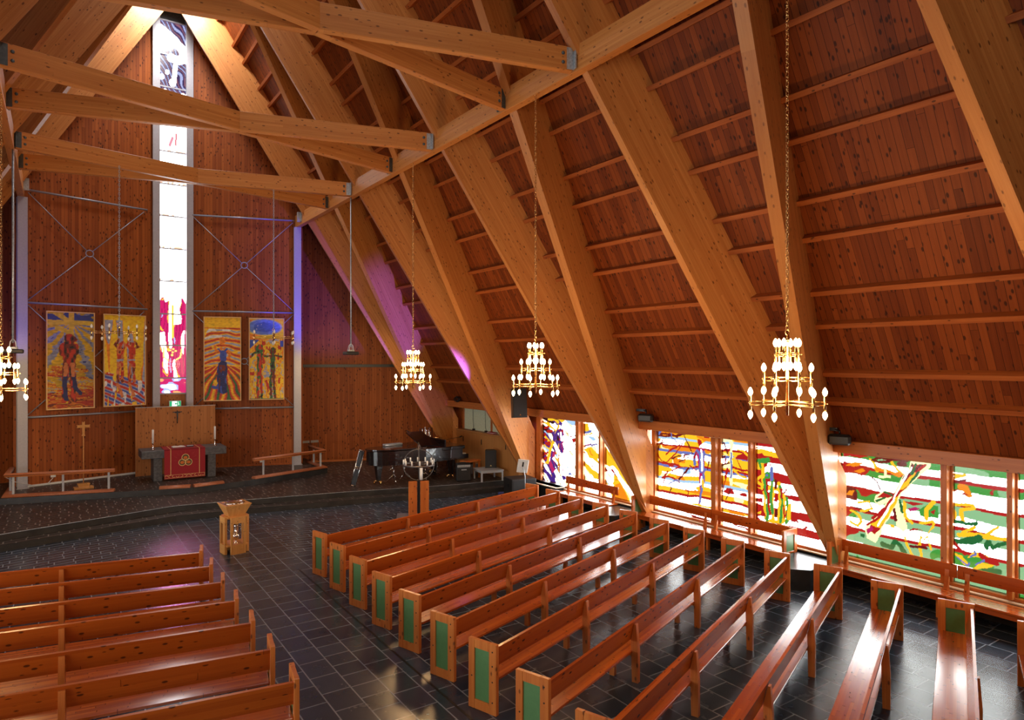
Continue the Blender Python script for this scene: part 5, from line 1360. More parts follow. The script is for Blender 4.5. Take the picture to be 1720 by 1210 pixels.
# green exit sign above the screen
t = thing('exit_sign', 'green and white emergency exit sign under the tall window', 'sign', (0.20, 26.98, 2.80))
MB().box(-0.20, 0.20, -0.06, 0.0, 0, 0.22, bev=0.008).build('case', WHITEP, t)
EXG = emit('exit_green', (0.02, 0.45, 0.16), 1.0); EXW = emit('exit_white', (0.85, 1.0, 0.9), 1.3)
MB().box(-0.18, 0.18, -0.064, -0.06, 0.02, 0.20).build('light_panel', EXW, t)
m = MB(); m.box(-0.18, -0.11, -0.067, -0.064, 0.02, 0.20); m.box(0.06, 0.18, -0.067, -0.064, 0.02, 0.20); m.prism([(-0.02, 0.11), (0.02, 0.15), (0.02, 0.125), (0.06, 0.125), (0.06, 0.095), (0.02, 0.095), (0.02, 0.07)], -0.064, -0.067, 'y'); m.build('green_symbol', EXG, t)
m = MB(); m.lathe([(0, 0), (0.014, 0.004), (0.014, 0.02), (0, 0.026)], (0.10, -0.068, 0.155), 8); m.tube([(0.10, -0.069, 0.15), (0.11, -0.069, 0.10), (0.09, -0.069, 0.05)], 0.007, 5); m.tube([(0.11, -0.069, 0.10), (0.135, -0.069, 0.06)], 0.007, 5); m.tube([(0.075, -0.069, 0.125), (0.10, -0.069, 0.14), (0.13, -0.069, 0.115)], 0.006, 5)
m.build('running_figure', EXW, t)

# altar rails
def kneeler(mb, pts, w_, h_):
    """padded cushion of half-round section along pts (a flat path)"""
    P = [Vector(p) for p in pts]
    sec = []
    for k in range(9):
        a = PI * k / 8; sec.append((w_ / 2 * math.cos(a), h_ * (0.35 + 0.65 * math.sin(a)) if 0 < k < 8 else h_ * 0.35))
    sec = [(w_ / 2, 0)] + sec + [(-w_ / 2, 0)]
    n = len(sec); vs = []; fs = []
    for i, p in enumerate(P):
        a = P[max(0, i - 1)]; b = P[min(len(P) - 1, i + 1)]
        if 0 < i < len(P) - 1:
            d1 = (P[i] - a).normalized(); d2 = (b - P[i]).normalized(); t_ = (d1 + d2).normalized(); sc = 1 / max(0.4, t_.dot(d1))
        else: t_ = (b - a).normalized(); sc = 1
        nx = Vector((t_.y, -t_.x, 0)) * sc
        for (u, v) in sec: vs.append(tuple(p + nx * u + Vector((0, 0, v))))
    for i in range(len(P) - 1):
        for k in range(n): fs.append((i * n + k, i * n + (k + 1) % n, (i + 1) * n + (k + 1) % n, (i + 1) * n + k))
    mb.add(vs, fs, 0, True); b = len(mb.v) - len(vs)
    mb.f.append(tuple(b + k for k in range(n))[::-1]); mb.f.append(tuple(b + (len(P) - 1) * n + k for k in range(n))); mb.mi += [0, 0]; mb.sm += [False, False]
def altar_rail(label, path, posts):
    """path: corner points in plan from the free end to the wall"""
    t = thing('altar_rail', label, 'altar rail', (path[0][0], path[0][1], 0.5))
    o = Vector((path[0][0], path[0][1], 0.0))
    P = lambda z: [Vector((x, y, z)) - o for x, y in path]
    m = MB(); kneeler(m, P(0.01), 0.24, 0.085); m.build('kneeler_cushion', LEATH, t)
    m = MB(); kneeler(m, P(0.645), 0.15, 0.06); m.build('hand_rest', LEATH, t)
    m = MB(); kneeler(m, P(0.60), 0.12, 0.045); m.build('rail_board', RAILX, t)
    for (x, y) in posts:
        MB().box(x - o.x - 0.03, x - o.x + 0.03, y - o.y - 0.025, y - o.y + 0.025, 0.07, 0.605, bev=0.004).build('post', GREYT, t)
    return t
altar_rail('leather topped altar rail left of the altar with kneeling cushion', [(-1.9, 23.56), (-4.55, 24.24), (-4.5, 25.7)], [(-2.05, 23.62), (-3.2, 23.92), (-4.4, 24.22), (-4.5, 24.9)])
altar_rail('leather topped altar rail right of the altar with kneeling cushion', [(2.1, 23.38), (4.78, 24.24), (4.75, 25.8)], [(2.45, 23.51), (3.55, 23.86), (4.66, 24.24), (4.75, 25.3)])
for (p, lab) in (([(-0.72, 23.22), (0.12, 22.99)], 'tan leather kneeling cushion before the altar, left of the pair'), ([(0.20, 22.99), (1.10, 23.16)], 'tan leather kneeling cushion before the altar, right of the pair')):
    m = MB(); kneeler(m, [Vector((p[0][0], p[0][1], 0.502)), Vector((p[1][0], p[1][1], 0.502))], 0.25, 0.09)
    tag(m.build('kneeling_cushion', LEATH), lab, 'cushion', 'kneeling cushions before the altar')
# two folded chairs behind the right rail
t = thing('folded_chair', 'pair of grey topped folding seats behind the right altar rail', 'chair', (4.85, 26.15, 0.5))
for x in (-0.16, 0.20):
    MB().box(x - 0.155, x + 0.155, -0.03, 0.03, 0.74, 0.83, bev=0.01).build('backrest', plain('grey_fabric', (0.25, 0.22, 0.21), 0.9), t)
    for s in (-1, 1): MB().tube([(x + s * 0.15, 0, 0), (x + s * 0.15, 0, 0.83)], 0.012, 6).build('leg', BLACKM, t)
# processional cross
t = thing('processional_cross', 'slim wooden processional cross on a stepped stand behind the left rail', 'cross', (-2.67, 24.6, 0.5), 0.1)
MB().box(-0.26, 0.26, -0.14, 0.14, 0, 0.07, bev=0.006).build('base', FONTW, t)
MB().hexa([(-0.13, -0.10, 0.07), (0.13, -0.10, 0.07), (0.13, 0.10, 0.07), (-0.13, 0.10, 0.07), (-0.165, -0.11, 0.17), (0.165, -0.11, 0.17), (0.165, 0.11, 0.17), (-0.165, 0.11, 0.17)]).build('foot_block', FONTW, t)
MB().tube([(0, 0, 0.17), (0, 0, 1.66)], 0.014, 8).build('staff', FONTW, t)
m = MB(); m.box(-0.045, 0.045, -0.02, 0.02, 1.64, 1.675, bev=0.004)
m.prism([(-0.03, 1.675), (0.03, 1.675), (0.036, 1.95), (0.036, 2.09), (0.0, 2.06), (-0.036, 2.09), (-0.036, 1.95)], -0.015, 0.015, 'y')
m.prism([(-0.18, 1.90), (-0.155, 1.94), (-0.18, 1.98), (0.18, 1.98), (0.155, 1.94), (0.18, 1.90)], -0.018, 0.018, 'y')
m.build('cross_head', FONTW, t)
# sockets and cable
for (x, y, z, lab) in ((-3.45, AP - WS * 3.45 - 0.01, 0.72, 'white wall socket behind the left altar rail'), (3.05, AP - WS * 3.05 - 0.01, 0.62, 'white wall socket behind the right altar rail')):
    m = MB(); m.box(x - 0.07, x + 0.07, y - 0.03, y, z, z + 0.13, bev=0.01); tag(m.build('wall_socket', WHITEP), lab, 'socket')
m = MB().tube([(-4.6, 24.6, 1.05), (-4.4, 25.2, 0.8), (-3.9, 25.75, 0.54), (-3.6, 25.95, 0.54), (-3.45, 26.0, 0.72)], 0.010, 6)
tag(m.build('cable', WHITEP), 'white cable looping from the left altar rail to the socket', 'cable')

# ------------------------------------------------------------------ font
t = thing('baptismal_font', 'pale pine baptismal font with a flared bowl block in the aisle', 'font', (0.10, 16.62, 0), 0.13)
m = MB()
m.hexa([(-0.17, -0.17, 0.86), (0.17, -0.17, 0.86), (0.17, 0.17, 0.86), (-0.17, 0.17, 0.86), (-0.29, -0.29, 1.13), (0.29, -0.29, 1.13), (0.29, 0.29, 1.13), (-0.29, 0.29, 1.13)])
m.build('bowl_block', FONTW, t)
MB().box(-0.30, 0.30, -0.30, 0.30, 1.13, 1.145, bev=0.004).build('top_slab', FONTW, t)
b = MB().lathe([(0.0, 1.150), (0.10, 1.149), (0.17, 1.147), (0.20, 1.160), (0.225, 1.165), (0.232, 1.158), (0.228, 1.146)], (0, 0, 0), 24).build('silver_bowl', CHROME, t)
for (dx, dy) in ((0, -1), (0, 1), (-1, 0), (1, 0)):
    R_ = Matrix.Rotation(math.atan2(dy, dx) + PI / 2, 4, 'Z')
    m = MB(); y0, y1 = -0.28, -0.22
    m.box(-0.17, -0.115, y0, y1, 0, 0.86, bev=0.004, M=R_); m.box(0.115, 0.17, y0, y1, 0, 0.86, bev=0.004, M=R_)
    m.box(-0.115, 0.115, y0, y1, 0.71, 0.86, M=R_); m.box(-0.115, 0.115, y0, y1, 0.0, 0.22, M=R_)
    m.build('side_frame', FONTW, t)
MB().box(-0.24, 0.24, -0.24, 0.24, 0.18, 0.215).build('shelf', FONTW, t)
MB().box(-0.225, 0.225, -0.225, 0.225, 0.83, 0.865).build('top_board', FONTW, t)
t = thing('silver_ewer', 'silver ewer standing inside the pine font', 'jug', (0.12, 16.56, 0.216))
MB().lathe([(0.0, 0), (0.06, 0.0), (0.055, 0.012), (0.018, 0.04), (0.022, 0.07), (0.075, 0.12), (0.085, 0.17), (0.06, 0.22), (0.03, 0.27), (0.028, 0.36), (0.045, 0.41), (0.04, 0.415), (0.02, 0.37), (0.0, 0.36)], (0, 0, 0), 16).build('body', CHROME, t)
MB().tube([(0.03, 0, 0.38), (0.10, 0, 0.37), (0.12, 0, 0.29), (0.08, 0, 0.19)], 0.009, 6).build('handle', CHROME, t)
MB().prism([(-0.03, 0.385), (-0.09, 0.42), (-0.03, 0.412)], -0.018, 0.018, 'y').build('spout', CHROME, t)

# ------------------------------------------------------------------ globe candle holder
GXc, GYc = 5.22, 17.3
t = thing('globe_candle_holder', 'wrought iron globe candle holder on a split timber post', 'candle holder', (GXc, GYc, 0), -0.45)
for s in (-1, 1): MB().box(s * 0.045, s * 0.29, -0.045, 0.045, 0.03, 1.03, bev=0.004).build('post_board', PEWZ, t)
MB().box(-0.036, 0.036, -0.036, 0.036, 0.03, 1.05).build('iron_core', BLACKM, t)
MB().box(-0.62, 0.55, -0.42, 0.42, 0, 0.03, bev=0.004).build('floor_plate', plain('grey_floor_plate', (0.16, 0.15, 0.18), 0.4), t)
IRON = plain('wrought_iron', (0.16, 0.14, 0.13), 0.35, 0.8, 0.2)
zc = 1.50; rr = 0.44
m = MB(); m.tube(torus_pts((0, 0, zc), rr, 36, 'y'), 0.012, 6, closed=True); m.build('upright_ring', IRON, t)
m = MB(); m.tube(torus_pts((0, 0, zc), rr, 36, 'x'), 0.012, 6, closed=True); m.build('upright_ring', IRON, t)
m = MB()
vs = []; n = 40
for k in range(n):
    a = 2 * PI * k / n
    for (q, z) in ((rr + 0.02, -0.022), (rr + 0.02, 0.022), (rr - 0.035, 0.022), (rr - 0.035, -0.022)): vs.append((q * math.cos(a), q * math.sin(a), zc + z))
m.add(vs, [(4 * k + j, 4 * ((k + 1) % n) + j, 4 * ((k + 1) % n) + (j + 1) % 4, 4 * k + (j + 1) % 4) for k in range(n) for j in range(4)], 0, True)
m.build('equator_ring', IRON, t)
MB().tube([(0, 0, 1.04), (0, 0, zc + rr + 0.12)], 0.016, 8).build('axis_rod', IRON, t)
m = MB(); z0 = zc + rr + 0.03
m.tube([(-0.055, 0, z0), (0.055, 0, z0), (0, 0, z0 + 0.17)], 0.008, 6, closed=True); m.tube([(-0.03, 0, z0 + 0.06), (0.03, 0, z0 + 0.06)], 0.006, 6); m.build('finial', IRON, t)
m = MB()
for k in range(6):
    a = PI * k / 3
    m.tube([(0, 0, zc), (0.22 * math.cos(a), 0.22 * math.sin(a), zc + 0.03), (rr * math.cos(a), rr * math.sin(a), zc)], 0.007, 5)
m.build('spokes', IRON, t)
cw = None
for k in range(12):
    a = 2 * PI * k / 12 + 0.13
    m = MB(); m.lathe([(0, 0), (0.022, 0), (0.022, 0.125), (0.003, 0.128), (0.002, 0.142), (0, 0.143)], (0, 0, 0), 8)
    if cw is None: cw = m.build('candle', WHITE)
    o = cw if k == 0 else cw.copy()
    if k: COL.objects.link(o)
    o.location = (GXc + (rr - 0.01) * math.cos(a), GYc + (rr - 0.01) * math.sin(a), zc + 0.024)
    tag(o, 'small white candle on the equator ring of the iron globe', 'candle', 'candles on the iron globe')
m = MB().lathe([(0, 0), (0.045, 0), (0.045, 0.36), (0.006, 0.363), (0.003, 0.385), (0, 0.386)], (GXc + 0.06, GYc - 0.03, 1.06), 12)
tag(m.build('pillar_candle', WHITE), 'thick white candle inside the lower half of the iron globe', 'candle')
# ------------------------------------------------------------------ grand piano
t = thing('grand_piano', 'black grand piano with a folded lid on the right of the stage', 'piano', (8.55, 21.35, 0.32), 0.06)
# plan outline, origin at the keyboard end, +x towards the keyboard, tail at -3.3
out = [(0.0, -0.72), (-2.2, -0.62), (-3.0, -0.45), (-3.28, -0.15), (-3.30, 0.15), (-3.05, 0.38), (-2.5, 0.48), (-1.9, 0.62), (-1.3, 0.85), (-0.6, 0.92), (0.0, 0.92)]
def rounded(pts, n=3):
    o = []
    for i in range(len(pts)):
        a, b, c, d = [Vector((*pts[(i + k - 1) % len(pts)], 0)) for k in range(4)]
        for j in range(n):
            u = j / n; p = 0.5 * ((2 * b) + (c - a) * u + (2 * a - 5 * b + 4 * c - d) * u * u + (3 * b - a - 3 * c + d) * u ** 3)
            o.append((p.x, p.y))
    return o
curve = [out[0]] + rounded(out[:])[2:-3]
curve = [p for p in curve if p[0] <= 0.001] + [(0, 0.92)]
MB().prism(curve[::-1], 0.66, 1.12, 'z').build('case', GLOSSB, t)
MB().prism([(x * 1.01 - 0.01, y * 1.02) for x, y in curve if x < -1.05][::-1], 1.15, 1.19, 'z').build('lid', GLOSSB, t)
# front flap folded back and tilted
MB().hexa([(-1.66, -0.66, 1.20), (-0.95, -0.68, 1.20), (-1.10, 0.30, 1.60), (-1.72, 0.30, 1.60), (-1.66, -0.67, 1.235), (-0.95, -0.69, 1.235), (-1.10, 0.285, 1.635), (-1.72, 0.285, 1.635)]).build('front_flap', GLOSSB, t)
MB().box(-0.85, 0.10, -0.74, 0.94, 1.02, 1.14, bev=0.02).build('key_block', GLOSSB, t)
MB().box(0.0, 0.26, -0.72, 0.92, 0.66, 0.82, bev=0.01).build('key_bed', GLOSSB, t)
m = MB()
for k in range(50): m.box(0.05, 0.21, -0.62 + k * 0.029, -0.62 + k * 0.029 + 0.027, 0.82, 0.84)
m.build('keyboard', WHITE, t)
MB().box(-0.62, -0.58, -0.55, 0.75, 1.13, 1.36, bev=0.008).build('music_desk', GLOSSB, t)
for (x, y) in ((-2.95, -0.05), (-0.35, -0.5), (-0.35, 0.7)):
    lg = MB().hexa([(x - 0.055, y - 0.055, 0.10), (x + 0.055, y - 0.055, 0.10), (x + 0.055, y + 0.055, 0.10), (x - 0.055, y + 0.055, 0.10), (x - 0.11, y - 0.11, 0.68), (x + 0.11, y - 0.11, 0.68), (x + 0.11, y + 0.11, 0.68), (x - 0.11, y + 0.11, 0.68)]).build('leg', GLOSSB, t)
    m = MB()
    for k in range(3):
        a = 2 * PI * k / 3 + 0.5; cx, cy = x + 0.14 * math.cos(a), y + 0.14 * math.sin(a)
        m.tube([(x, y, 0.12), (cx, cy, 0.085)], 0.022, 6); m.tube([(cx - 0.02, cy, 0.045), (cx + 0.02, cy, 0.045)], 0.045, 10)
    m.build('caster', BRASS, lg)
m = MB(); m.box(-0.75, -0.70, -0.10, -0.07, 0.12, 0.67); m.box(-0.75, -0.70, 0.07, 0.10, 0.12, 0.67); m.box(-0.80, -0.62, -0.14, 0.14, 0.08, 0.14)
for k in (-0.07, 0, 0.07): m.box(-0.66, -0.50, k - 0.015, k + 0.015, 0.07, 0.085)
m.build('pedal_lyre', GLOSSB, t)
# small flat case lying on the lid's tail
t = thing('metal_case', 'flat silver edged case lying on the far side of the piano lid', 'case', (6.35, 21.62, 1.512), 0.1)
MB().box(-0.34, 0.34, -0.10, 0.10, 0, 0.07, bev=0.01).build('body', GREYT, t); MB().box(-0.35, 0.35, -0.11, 0.11, 0.03, 0.04).build('rim', CHROME, t)
# folded trolley leaning at the piano's tail
t = thing('folded_trolley', 'folded chrome framed trolley leaning on the piano tail', 'trolley', (4.72, 21.15, 0.33), 0.2)
TL = Matrix.Rotation(0.30, 4, 'Y')
m = MB()
for x in (-0.10, 0.10): m.tube([TL @ Vector((x, 0, 0.0)), TL @ Vector((x, 0, 1.22))], 0.016, 6)
for z in (0.02, 0.58, 0.64, 1.2): m.tube([TL @ Vector((-0.10, 0, z)), TL @ Vector((0.10, 0, z))], 0.014, 6)
m.build('chrome_frame', CHROME, t)
for z0, z1 in ((0.05, 0.56), (0.66, 1.18)): MB().box(-0.085, 0.085, -0.008, 0.008, z0, z1, M=TL).build('panel', BLACK, t)
# folding stands under the piano
def folding_stand(label, loc, rot, h=0.55):
    t = thing('folding_stand', label, 'stand', loc, rot)
    m = MB()
    for k in range(3):
        a = 2 * PI * k / 3; m.tube([(0, 0, h * 0.45), (0.26 * math.cos(a), 0.26 * math.sin(a), 0.01)], 0.011, 6)
    m.build('legs', CHROME, t)
    MB().tube([(0, 0, 0.1), (0, 0, h)], 0.012, 6).build('shaft', CHROME, t)
    m = MB(); m.tube([(-0.22, 0, h), (0.22, 0.03, h + 0.02)], 0.010, 6); m.tube([(-0.2, 0, h - 0.12), (0.2, 0, h - 0.02)], 0.009, 6); m.tube([(-0.18, 0.02, h - 0.14), (0.12, 0, h + 0.02)], 0.009, 6); m.build('desk_frame', CHROME, t)
    return t
folding_stand('folded chrome music stand under the piano, nearer the tail', (6.2, 21.2, 0.32), 0.4)
folding_stand('folded chrome music stand under the piano, behind the iron globe', (6.75, 21.5, 0.32), 1.5, 0.6)
folding_stand('folded chrome stand under the keyboard end of the piano', (7.35, 21.1, 0.32), 2.3, 0.5)
# group of silver tubes (chimes) behind the keyboard
t = thing('tubular_chimes', 'cluster of silver tubular chimes standing behind the piano', 'chimes', (8.35, 23.0, 0.32), 0.3)
for k, (x, h) in enumerate(((-0.26, 1.48), (-0.15, 1.55), (-0.04, 1.62), (0.06, 1.50), (0.16, 1.56), (0.25, 1.42))):
    MB().lathe([(0, 0.95), (0.03, 0.95), (0.03, h), (0, h)], (x, 0.03 * (k % 2), 0), 10).build('tube', CHROME, t)
m = MB(); m.tube([(-0.32, 0, 0), (-0.32, 0, 1.56), (0.32, 0, 1.56), (0.32, 0, 0)], 0.018, 6); m.tube([(-0.32, -0.2, 0.01), (-0.32, 0.2, 0.01)], 0.018, 6); m.tube([(0.32, -0.2, 0.01), (0.32, 0.2, 0.01)], 0.018, 6)
m.build('stand_frame', BLACKM, t)
# drums, cymbals and microphone stand
def drum(label, loc, r, h, rot=0):
    t = thing('drum', label, 'drum', loc, rot)
    MB().lathe([(0, 0), (r, 0), (r, h), (0, h)], (0, 0, 0), 20).build('shell', BLACK, t)
    MB().lathe([(0, h), (r * 0.97, h), (r * 0.97, h + 0.006), (0, h + 0.006)], (0, 0, 0), 20).build('head', GREYT, t)
    m = MB(); m.tube(torus_pts((0, 0, h), r + 0.008, 20, 'z'), 0.010, 5, closed=True); m.tube(torus_pts((0, 0, 0.01), r + 0.008, 20, 'z'), 0.010, 5, closed=True); m.build('hoops', CHROME, t)
    m = MB()
    for k in range(3):
        a = 2 * PI * k / 3; m.tube([(r * 0.6 * math.cos(a), r * 0.6 * math.sin(a), 0), (r * 1.1 * math.cos(a), r * 1.1 * math.sin(a), 0.32 - loc[2])], 0.012, 6)
    m.build('legs', CHROME, t)
drum('black drum behind the piano keyboard, nearest the chimes', (8.75, 23.6, 0.95), 0.24, 0.32)
drum('black drum behind the piano keyboard, beside the rafter foot', (9.3, 22.75, 0.85), 0.20, 0.28)
for (x, y, z, r, lab) in ((8.95, 22.7, 1.50, 0.26, 'cymbal on a stand behind the piano keyboard, the higher one'), (8.6, 22.2, 1.32, 0.22, 'cymbal on a stand behind the piano keyboard, the lower one')):
    t = thing('cymbal_stand', lab, 'cymbal', (x, y + 0.5, 0.32))
    MB().tube([(0, 0, 0.03), (0, 0, z - 0.30)], 0.012, 6).build('pole', CHROME, t)
    MB().lathe([(r, 0), (r * 0.3, 0.025), (0.04, 0.05), (0.0, 0.055)], (0, 0, z - 0.34), 20).build('cymbal', BRASS, t)
    m = MB()
    for k in range(3): m.tube([(0, 0, 0.3), (0.25 * math.cos(2.1 * k), 0.25 * math.sin(2.1 * k), 0.01)], 0.010, 6)
    m.build('legs', CHROME, t)
for (x, y, z, dx, lab) in ((9.0, 22.3, 1.52, 0.42, 'microphone on a boom stand behind the piano keyboard'), (7.95, 23.2, 1.75, -0.25, 'microphone stand standing against the chancel boards behind the piano')):
    t = thing('microphone_stand', lab, 'microphone stand', (x, y, 0.32))
    MB().tube([(0, 0, 0.02), (0, 0, z - 0.4)], 0.011, 6).build('pole', BLACKM, t)
    MB().tube([(-dx * 0.3, 0, z - 0.36), (dx, 0, z - 0.30)], 0.009, 6).build('boom', BLACKM, t)
    MB().tube([(dx, 0, z - 0.30), (dx * 1.25, -0.02, z - 0.26)], 0.022, 8).build('microphone', BLACK, t)
    m = MB()
    for k in range(3): m.tube([(0, 0, 0.25), (0.28 * math.cos(2.1 * k + 1), 0.28 * math.sin(2.1 * k + 1), 0.01)], 0.010, 6)
    m.build('legs', BLACKM, t)
t = thing('piano_stool', 'brown wooden stool between the piano and the amplifier', 'stool', (8.75, 20.35, 0.32), 0.2)
MB().box(-0.36, 0.36, -0.17, 0.17, 0.58, 0.64, bev=0.01).build('seat', PEWZ, t)
for sx in (-1, 1):
    for sy in (-1, 1): MB().box(sx * 0.30 - 0.03, sx * 0.30 + 0.03, sy * 0.13 - 0.025, sy * 0.13 + 0.025, 0, 0.58).build('leg', PEWZ, t)
t = thing('plastic_box', 'clear plastic storage box with cables behind the amplifier', 'box', (9.3, 21.2, 0.32), 0.2)
m = MB(); m.hexa([(-0.22, -0.16, 0), (0.22, -0.16, 0), (0.22, 0.16, 0), (-0.22, 0.16, 0), (-0.26, -0.19, 0.34), (0.26, -0.19, 0.34), (0.26, 0.19, 0.34), (-0.26, 0.19, 0.34)]); m.build('body', plain('milky_plastic', (0.22, 0.22, 0.23), 0.3), t)
m = MB()
for k in range(4): m.tube([(0.15 * math.cos(a + k), 0.10 * math.sin(a * 1.3 + k), 0.35 + 0.02 * k) for a in [j * 0.6 for j in range(11)]], 0.012, 5)
m.build('cables', BLACK, t)
# amplifier
t = thing('guitar_amplifier', 'black guitar amplifier with a knob panel at the stage edge', 'amplifier', (8.24, 19.98, 0.32), -0.32)
MB().box(-0.25, 0.25, -0.14, 0.14, 0.02, 0.62, bev=0.02).build('cabinet', BLACK, t)
MB().box(-0.225, 0.225, -0.146, -0.14, 0.05, 0.44).build('speaker_grille', plain('grille_cloth', (0.02, 0.018, 0.017), 0.9, var=0.5, scale=80), t)
MB().box(-0.225, 0.225, -0.148, -0.14, 0.50, 0.57).build('control_panel', GREYT, t)
m = MB()
for k in range(8): m.tube([(-0.19 + k * 0.054, -0.148, 0.535), (-0.19 + k * 0.054, -0.165, 0.535)], 0.013, 8)
m.build('knobs', BLACK, t)
m = MB(); m.box(-0.09, 0.09, -0.150, -0.146, 0.395, 0.425); m.build('badge', GREYT, t)
m = MB(); m.tube([(-0.10, 0, 0.62), (-0.08, 0, 0.65), (0.08, 0, 0.65), (0.10, 0, 0.62)], 0.012, 6); m.build('handle', BLACK, t)
# active speaker on the low table
t = thing('low_table', 'low grey table at the right end of the stage', 'table', (9.12, 19.75, 0.32), -0.2)
MB().box(-0.42, 0.42, -0.42, 0.42, 0.34, 0.38, bev=0.006).build('table_top', GREYT, t)
m = MB(); m.box(-0.40, 0.40, -0.40, 0.40, 0.29, 0.34); m.build('apron', GREYT, t)
for sx in (-1, 1):
    for sy in (-1, 1): MB().box(sx * 0.38 - 0.025, sx * 0.38 + 0.025, sy * 0.38 - 0.025, sy * 0.38 + 0.025, 0, 0.34).build('leg', GREYT, t)
def pa_speaker(name, label, loc, rot, h, w_, d_, tilt=0.0):
    t = thing(name, label, 'loudspeaker', loc, rot)
    T = Matrix.Rotation(tilt, 4, 'X')
    m = MB(); poly = [(-w_ / 2, -d_ / 2), (w_ / 2, -d_ / 2), (w_ * 0.36, d_ / 2), (-w_ * 0.36, d_ / 2)]
    m.prism(poly, 0, h, 'z'); m.v = [tuple(T @ Vector(p)) for p in m.v]; m.build('cabinet', BLACK, t)
    m = MB(); m.box(-w_ * 0.44, w_ * 0.44, -d_ / 2 - 0.012, -d_ / 2, 0.03, h - 0.03, bev=0.006); m.v = [tuple(T @ Vector(p)) for p in m.v]
    m.build('grille', plain('speaker_grille_metal', (0.022, 0.022, 0.024), 0.6, 0.3, 0.6, 150), t)
    m = MB(); m.prism([(-0.03, 0.07), (0.03, 0.07), (0.0, 0.115)], -d_ / 2 - 0.016, -d_ / 2 - 0.012, 'y'); m.v = [tuple(T @ Vector(p)) for p in m.v]
    m.build('badge', GOLDT if 'table' in label else CHROME, t)
    return t
pa_speaker('loudspeaker', 'black loudspeaker standing on the low grey table', (9.33, 19.95, 0.70), -0.45, 0.62, 0.40, 0.34)
ws = pa_speaker('wall_loudspeaker', 'black loudspeaker hung on the rafter above the purple window', (8.42, 16.9, 2.72), -0.25, 0.90, 0.46, 0.36, -0.08)
MB().tube([(0, 0.14, 0.6), (0.0, 0.42, 0.75), (0.1, 0.7, 0.75)], 0.02, 6).build('bracket', BLACKM, ws)
# subwoofer with the music desk / tablet on its arm
t = thing('subwoofer', 'black box subwoofer beside the first right pew at the window end', 'subwoofer', (8.98, 17.62, 0), -0.2)
MB().box(-0.42, 0.42, -0.35, 0.35, 0.02, 0.72, bev=0.015).build('cabinet', BLACK, t)
MB().box(-0.38, 0.38, -0.358, -0.35, 0.06, 0.68).build('grille', plain('sub_grille', (0.016, 0.016, 0.018), 0.7, 0.2, 0.5, 120), t)
for sx in (-1, 1): MB().box(sx * 0.42, sx * 0.428, -0.08, 0.08, 0.45, 0.55).build('handle', BLACKM, t)
t = thing('tablet_stand', 'white screen on a bent arm before the black subwoofer', 'tablet stand', (8.62, 16.95, 0), -0.5)
T = Matrix.Translation((0, 0, 1.20)) @ Matrix.Rotation(0.25, 4, 'X') @ Matrix.Rotation(0.12, 4, 'Y')
MB().box(-0.17, 0.17, -0.012, 0.012, -0.22, 0.22, bev=0.01, M=T).build('screen_back', plain('silver_plastic', (0.55, 0.58, 0.58), 0.35), t)
MB().box(-0.025, 0.025, -0.018, -0.012, -0.02, 0.14, bev=0.003, M=T).build('mount_plate', BLACKM, t)
MB().tube([T @ Vector((0, -0.015, -0.05)), (0.03, -0.09, 1.08), (0.06, -0.08, 0.9), (0.08, 0.0, 0.5), (0.08, 0, 0.02)], 0.014, 8).build('arm', GALV, t)
MB().lathe([(0, 0), (0.17, 0), (0.16, 0.02), (0, 0.025)], (0.08, 0, 0), 16).build('base', BLACKM, t)
m = MB().box(-0.16, 0.16, -0.10, 0.10, 0, 0.11, bev=0.01)
o = m.build('blue_box', plain('blue_plastic', (0.04, 0.06, 0.26), 0.4), None, Matrix.Translation((8.9, 18.45, 0.0)) @ Matrix.Rotation(-0.3, 4, 'Z'))
tag(o, 'blue plastic box on the floor between the low table and the subwoofer', 'box')
# floodlights on the window head
for (x, y, z, lab) in ((8.93, 12.0, 3.05, 'black floodlight on a bracket over the middle window, left end'), (8.93, 6.96, 3.0, 'black floodlight on a bracket over the green window, left end')):
    t = thing('floodlight', lab, 'lamp', (x, y, z), -PI / 2 + 0.35)
    MB().box(-0.20, 0.20, -0.09, 0.09, -0.11, 0.09, bev=0.04).build('housing', BLACK, t)
    MB().box(-0.16, 0.16, -0.096, -0.09, -0.075, 0.05, bev=0.003).build('lens', plain('smoked_lens', (0.03, 0.027, 0.02), 0.5), t)
    m = MB(); m.tube([(0, 0.02, 0.08), (0, 0.02, 0.15), (-0.10, 0.10, 0.17), (-0.18, 0.12, 0.17)], 0.018, 6); m.box(-0.30, -0.05, 0.08, 0.16, 0.14, 0.20); m.build('bracket', BLACKM, t)

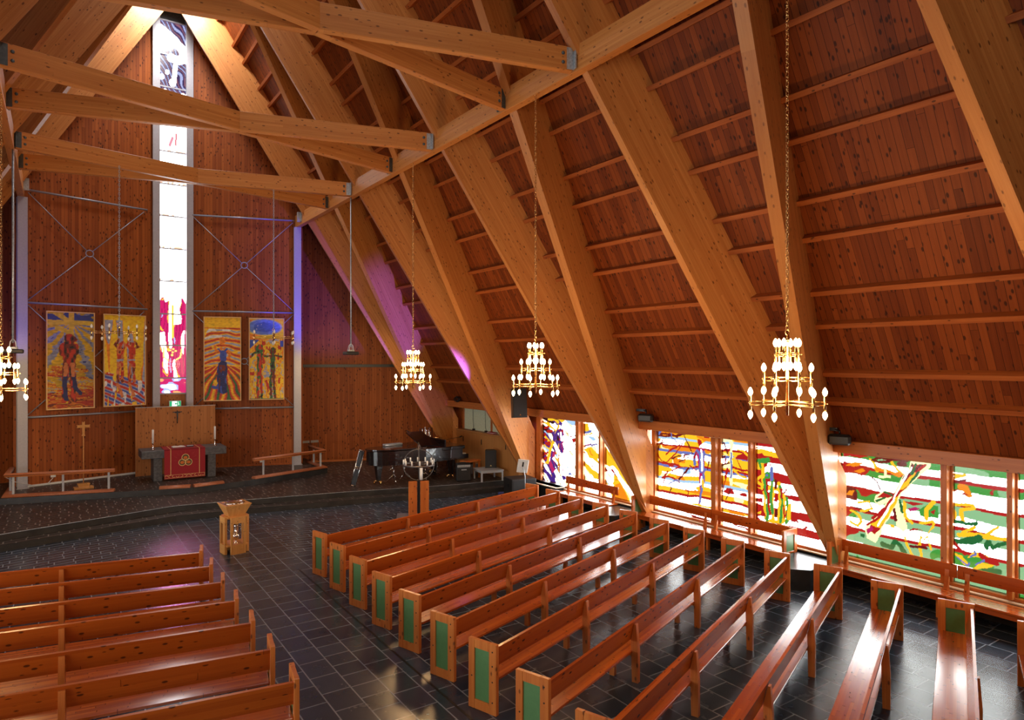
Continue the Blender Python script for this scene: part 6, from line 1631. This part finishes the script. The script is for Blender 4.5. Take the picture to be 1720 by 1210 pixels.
# ------------------------------------------------------------------ cabinets and blind window at the right of the stage
CX = 9.72
yy = [23.05, 22.0, 20.35, 18.75]
for k, (a, b) in enumerate(zip(yy[:-1], yy[1:])):
    t = thing('wall_cabinet', 'pine veneered low cabinet below the blind window, %s of three' % ['farthest', 'middle', 'nearest'][k], 'cabinet', (CX, (a + b) / 2, 0.32), 0, 'veneered cabinets at the stage side')
    w2 = (a - b) / 2
    MB().box(0.02, 0.32, -w2, w2, 0, 1.42).build('body', CABW, t)
    d = MB().box(0.0, 0.02, -w2 + 0.008, w2 - 0.008, 0.08, 1.40, bev=0.003).build('door', CABW, t)
    MB().box(-0.012, 0.0, -0.02, 0.02, 1.02, 1.22, bev=0.003).build('handle', BLACKM, d)
o = MB().box(CX - 0.03, 10.05, yy[-1], yy[0], 1.745, 1.79, bev=0.006).build('worktop', CABW)
tag(o, 'pine top running along the cabinets below the blind window', 'worktop')
w = thing('window_21', 'window with closed white blinds over the cabinets', 'window', (0, 0, 0)); w['kind'] = 'structure'
MB().box(10.02, 10.06, 18.9, 22.95, 1.79, 2.70).build('blind_light', emit('blind_daylight', (0.62, 0.66, 0.42), 0.42), w)
for a in (22.97, 20.9, 18.95): MB().box(9.98, 10.07, a - 0.06, a + 0.06, 1.79, 2.74, bev=0.004).build('mullion', FRAMEZ, w)
m = MB()
for k in range(36): m.box(9.995, 10.015, 18.98, 22.92, 1.80 + k * 0.025, 1.80 + k * 0.025 + 0.016)
m.build('blind_slats', plain('blind_slat', (0.55, 0.55, 0.42), 0.5), w)
MB().box(9.97, 10.02, 18.9, 23, 2.66, 2.74).build('blind_rail', WHITEP, w)
for (y, z0, lab) in ((22.2, 2.2, 'left'), (21.3, 2.0, 'right')):
    m = MB().tube([(9.96, y, 2.66), (9.94, y - 0.05, z0), (9.95, y - 0.08, 1.84)], 0.008, 5); m.box(9.91, 9.98, y - 0.14, y - 0.03, 1.79, 1.85)
    tag(m.build('blind_cord', BLACK), 'dark cord hanging down the blinds over the cabinets, %s one' % lab, 'cord')
# coil of cable above the blinds
m = MB()
for k in range(5): m.tube([(9.15 + 0.05 * math.sin(k * 2 + a), 22.0 + (0.14 + 0.02 * k) * math.cos(a), 3.02 + (0.05 + 0.015 * k) * math.sin(a)) for a in [2 * PI * j / 12 for j in range(12)]], 0.012, 5, closed=True)
tag(m.build('cable_coil', BLACK), 'coil of dark cable lying on the beam above the blinds', 'cable')
# folded red striped cloth on the cabinet top
t = thing('folded_cloth', 'folded red striped cloth on the cabinet top', 'cloth', (9.86, 20.65, 1.79))
for k, c_ in enumerate((REDC, WHITEP, REDC)): MB().box(-0.10, 0.10, -0.22, 0.22, k * 0.022, k * 0.022 + 0.02, bev=0.008).build('fold', c_, t)
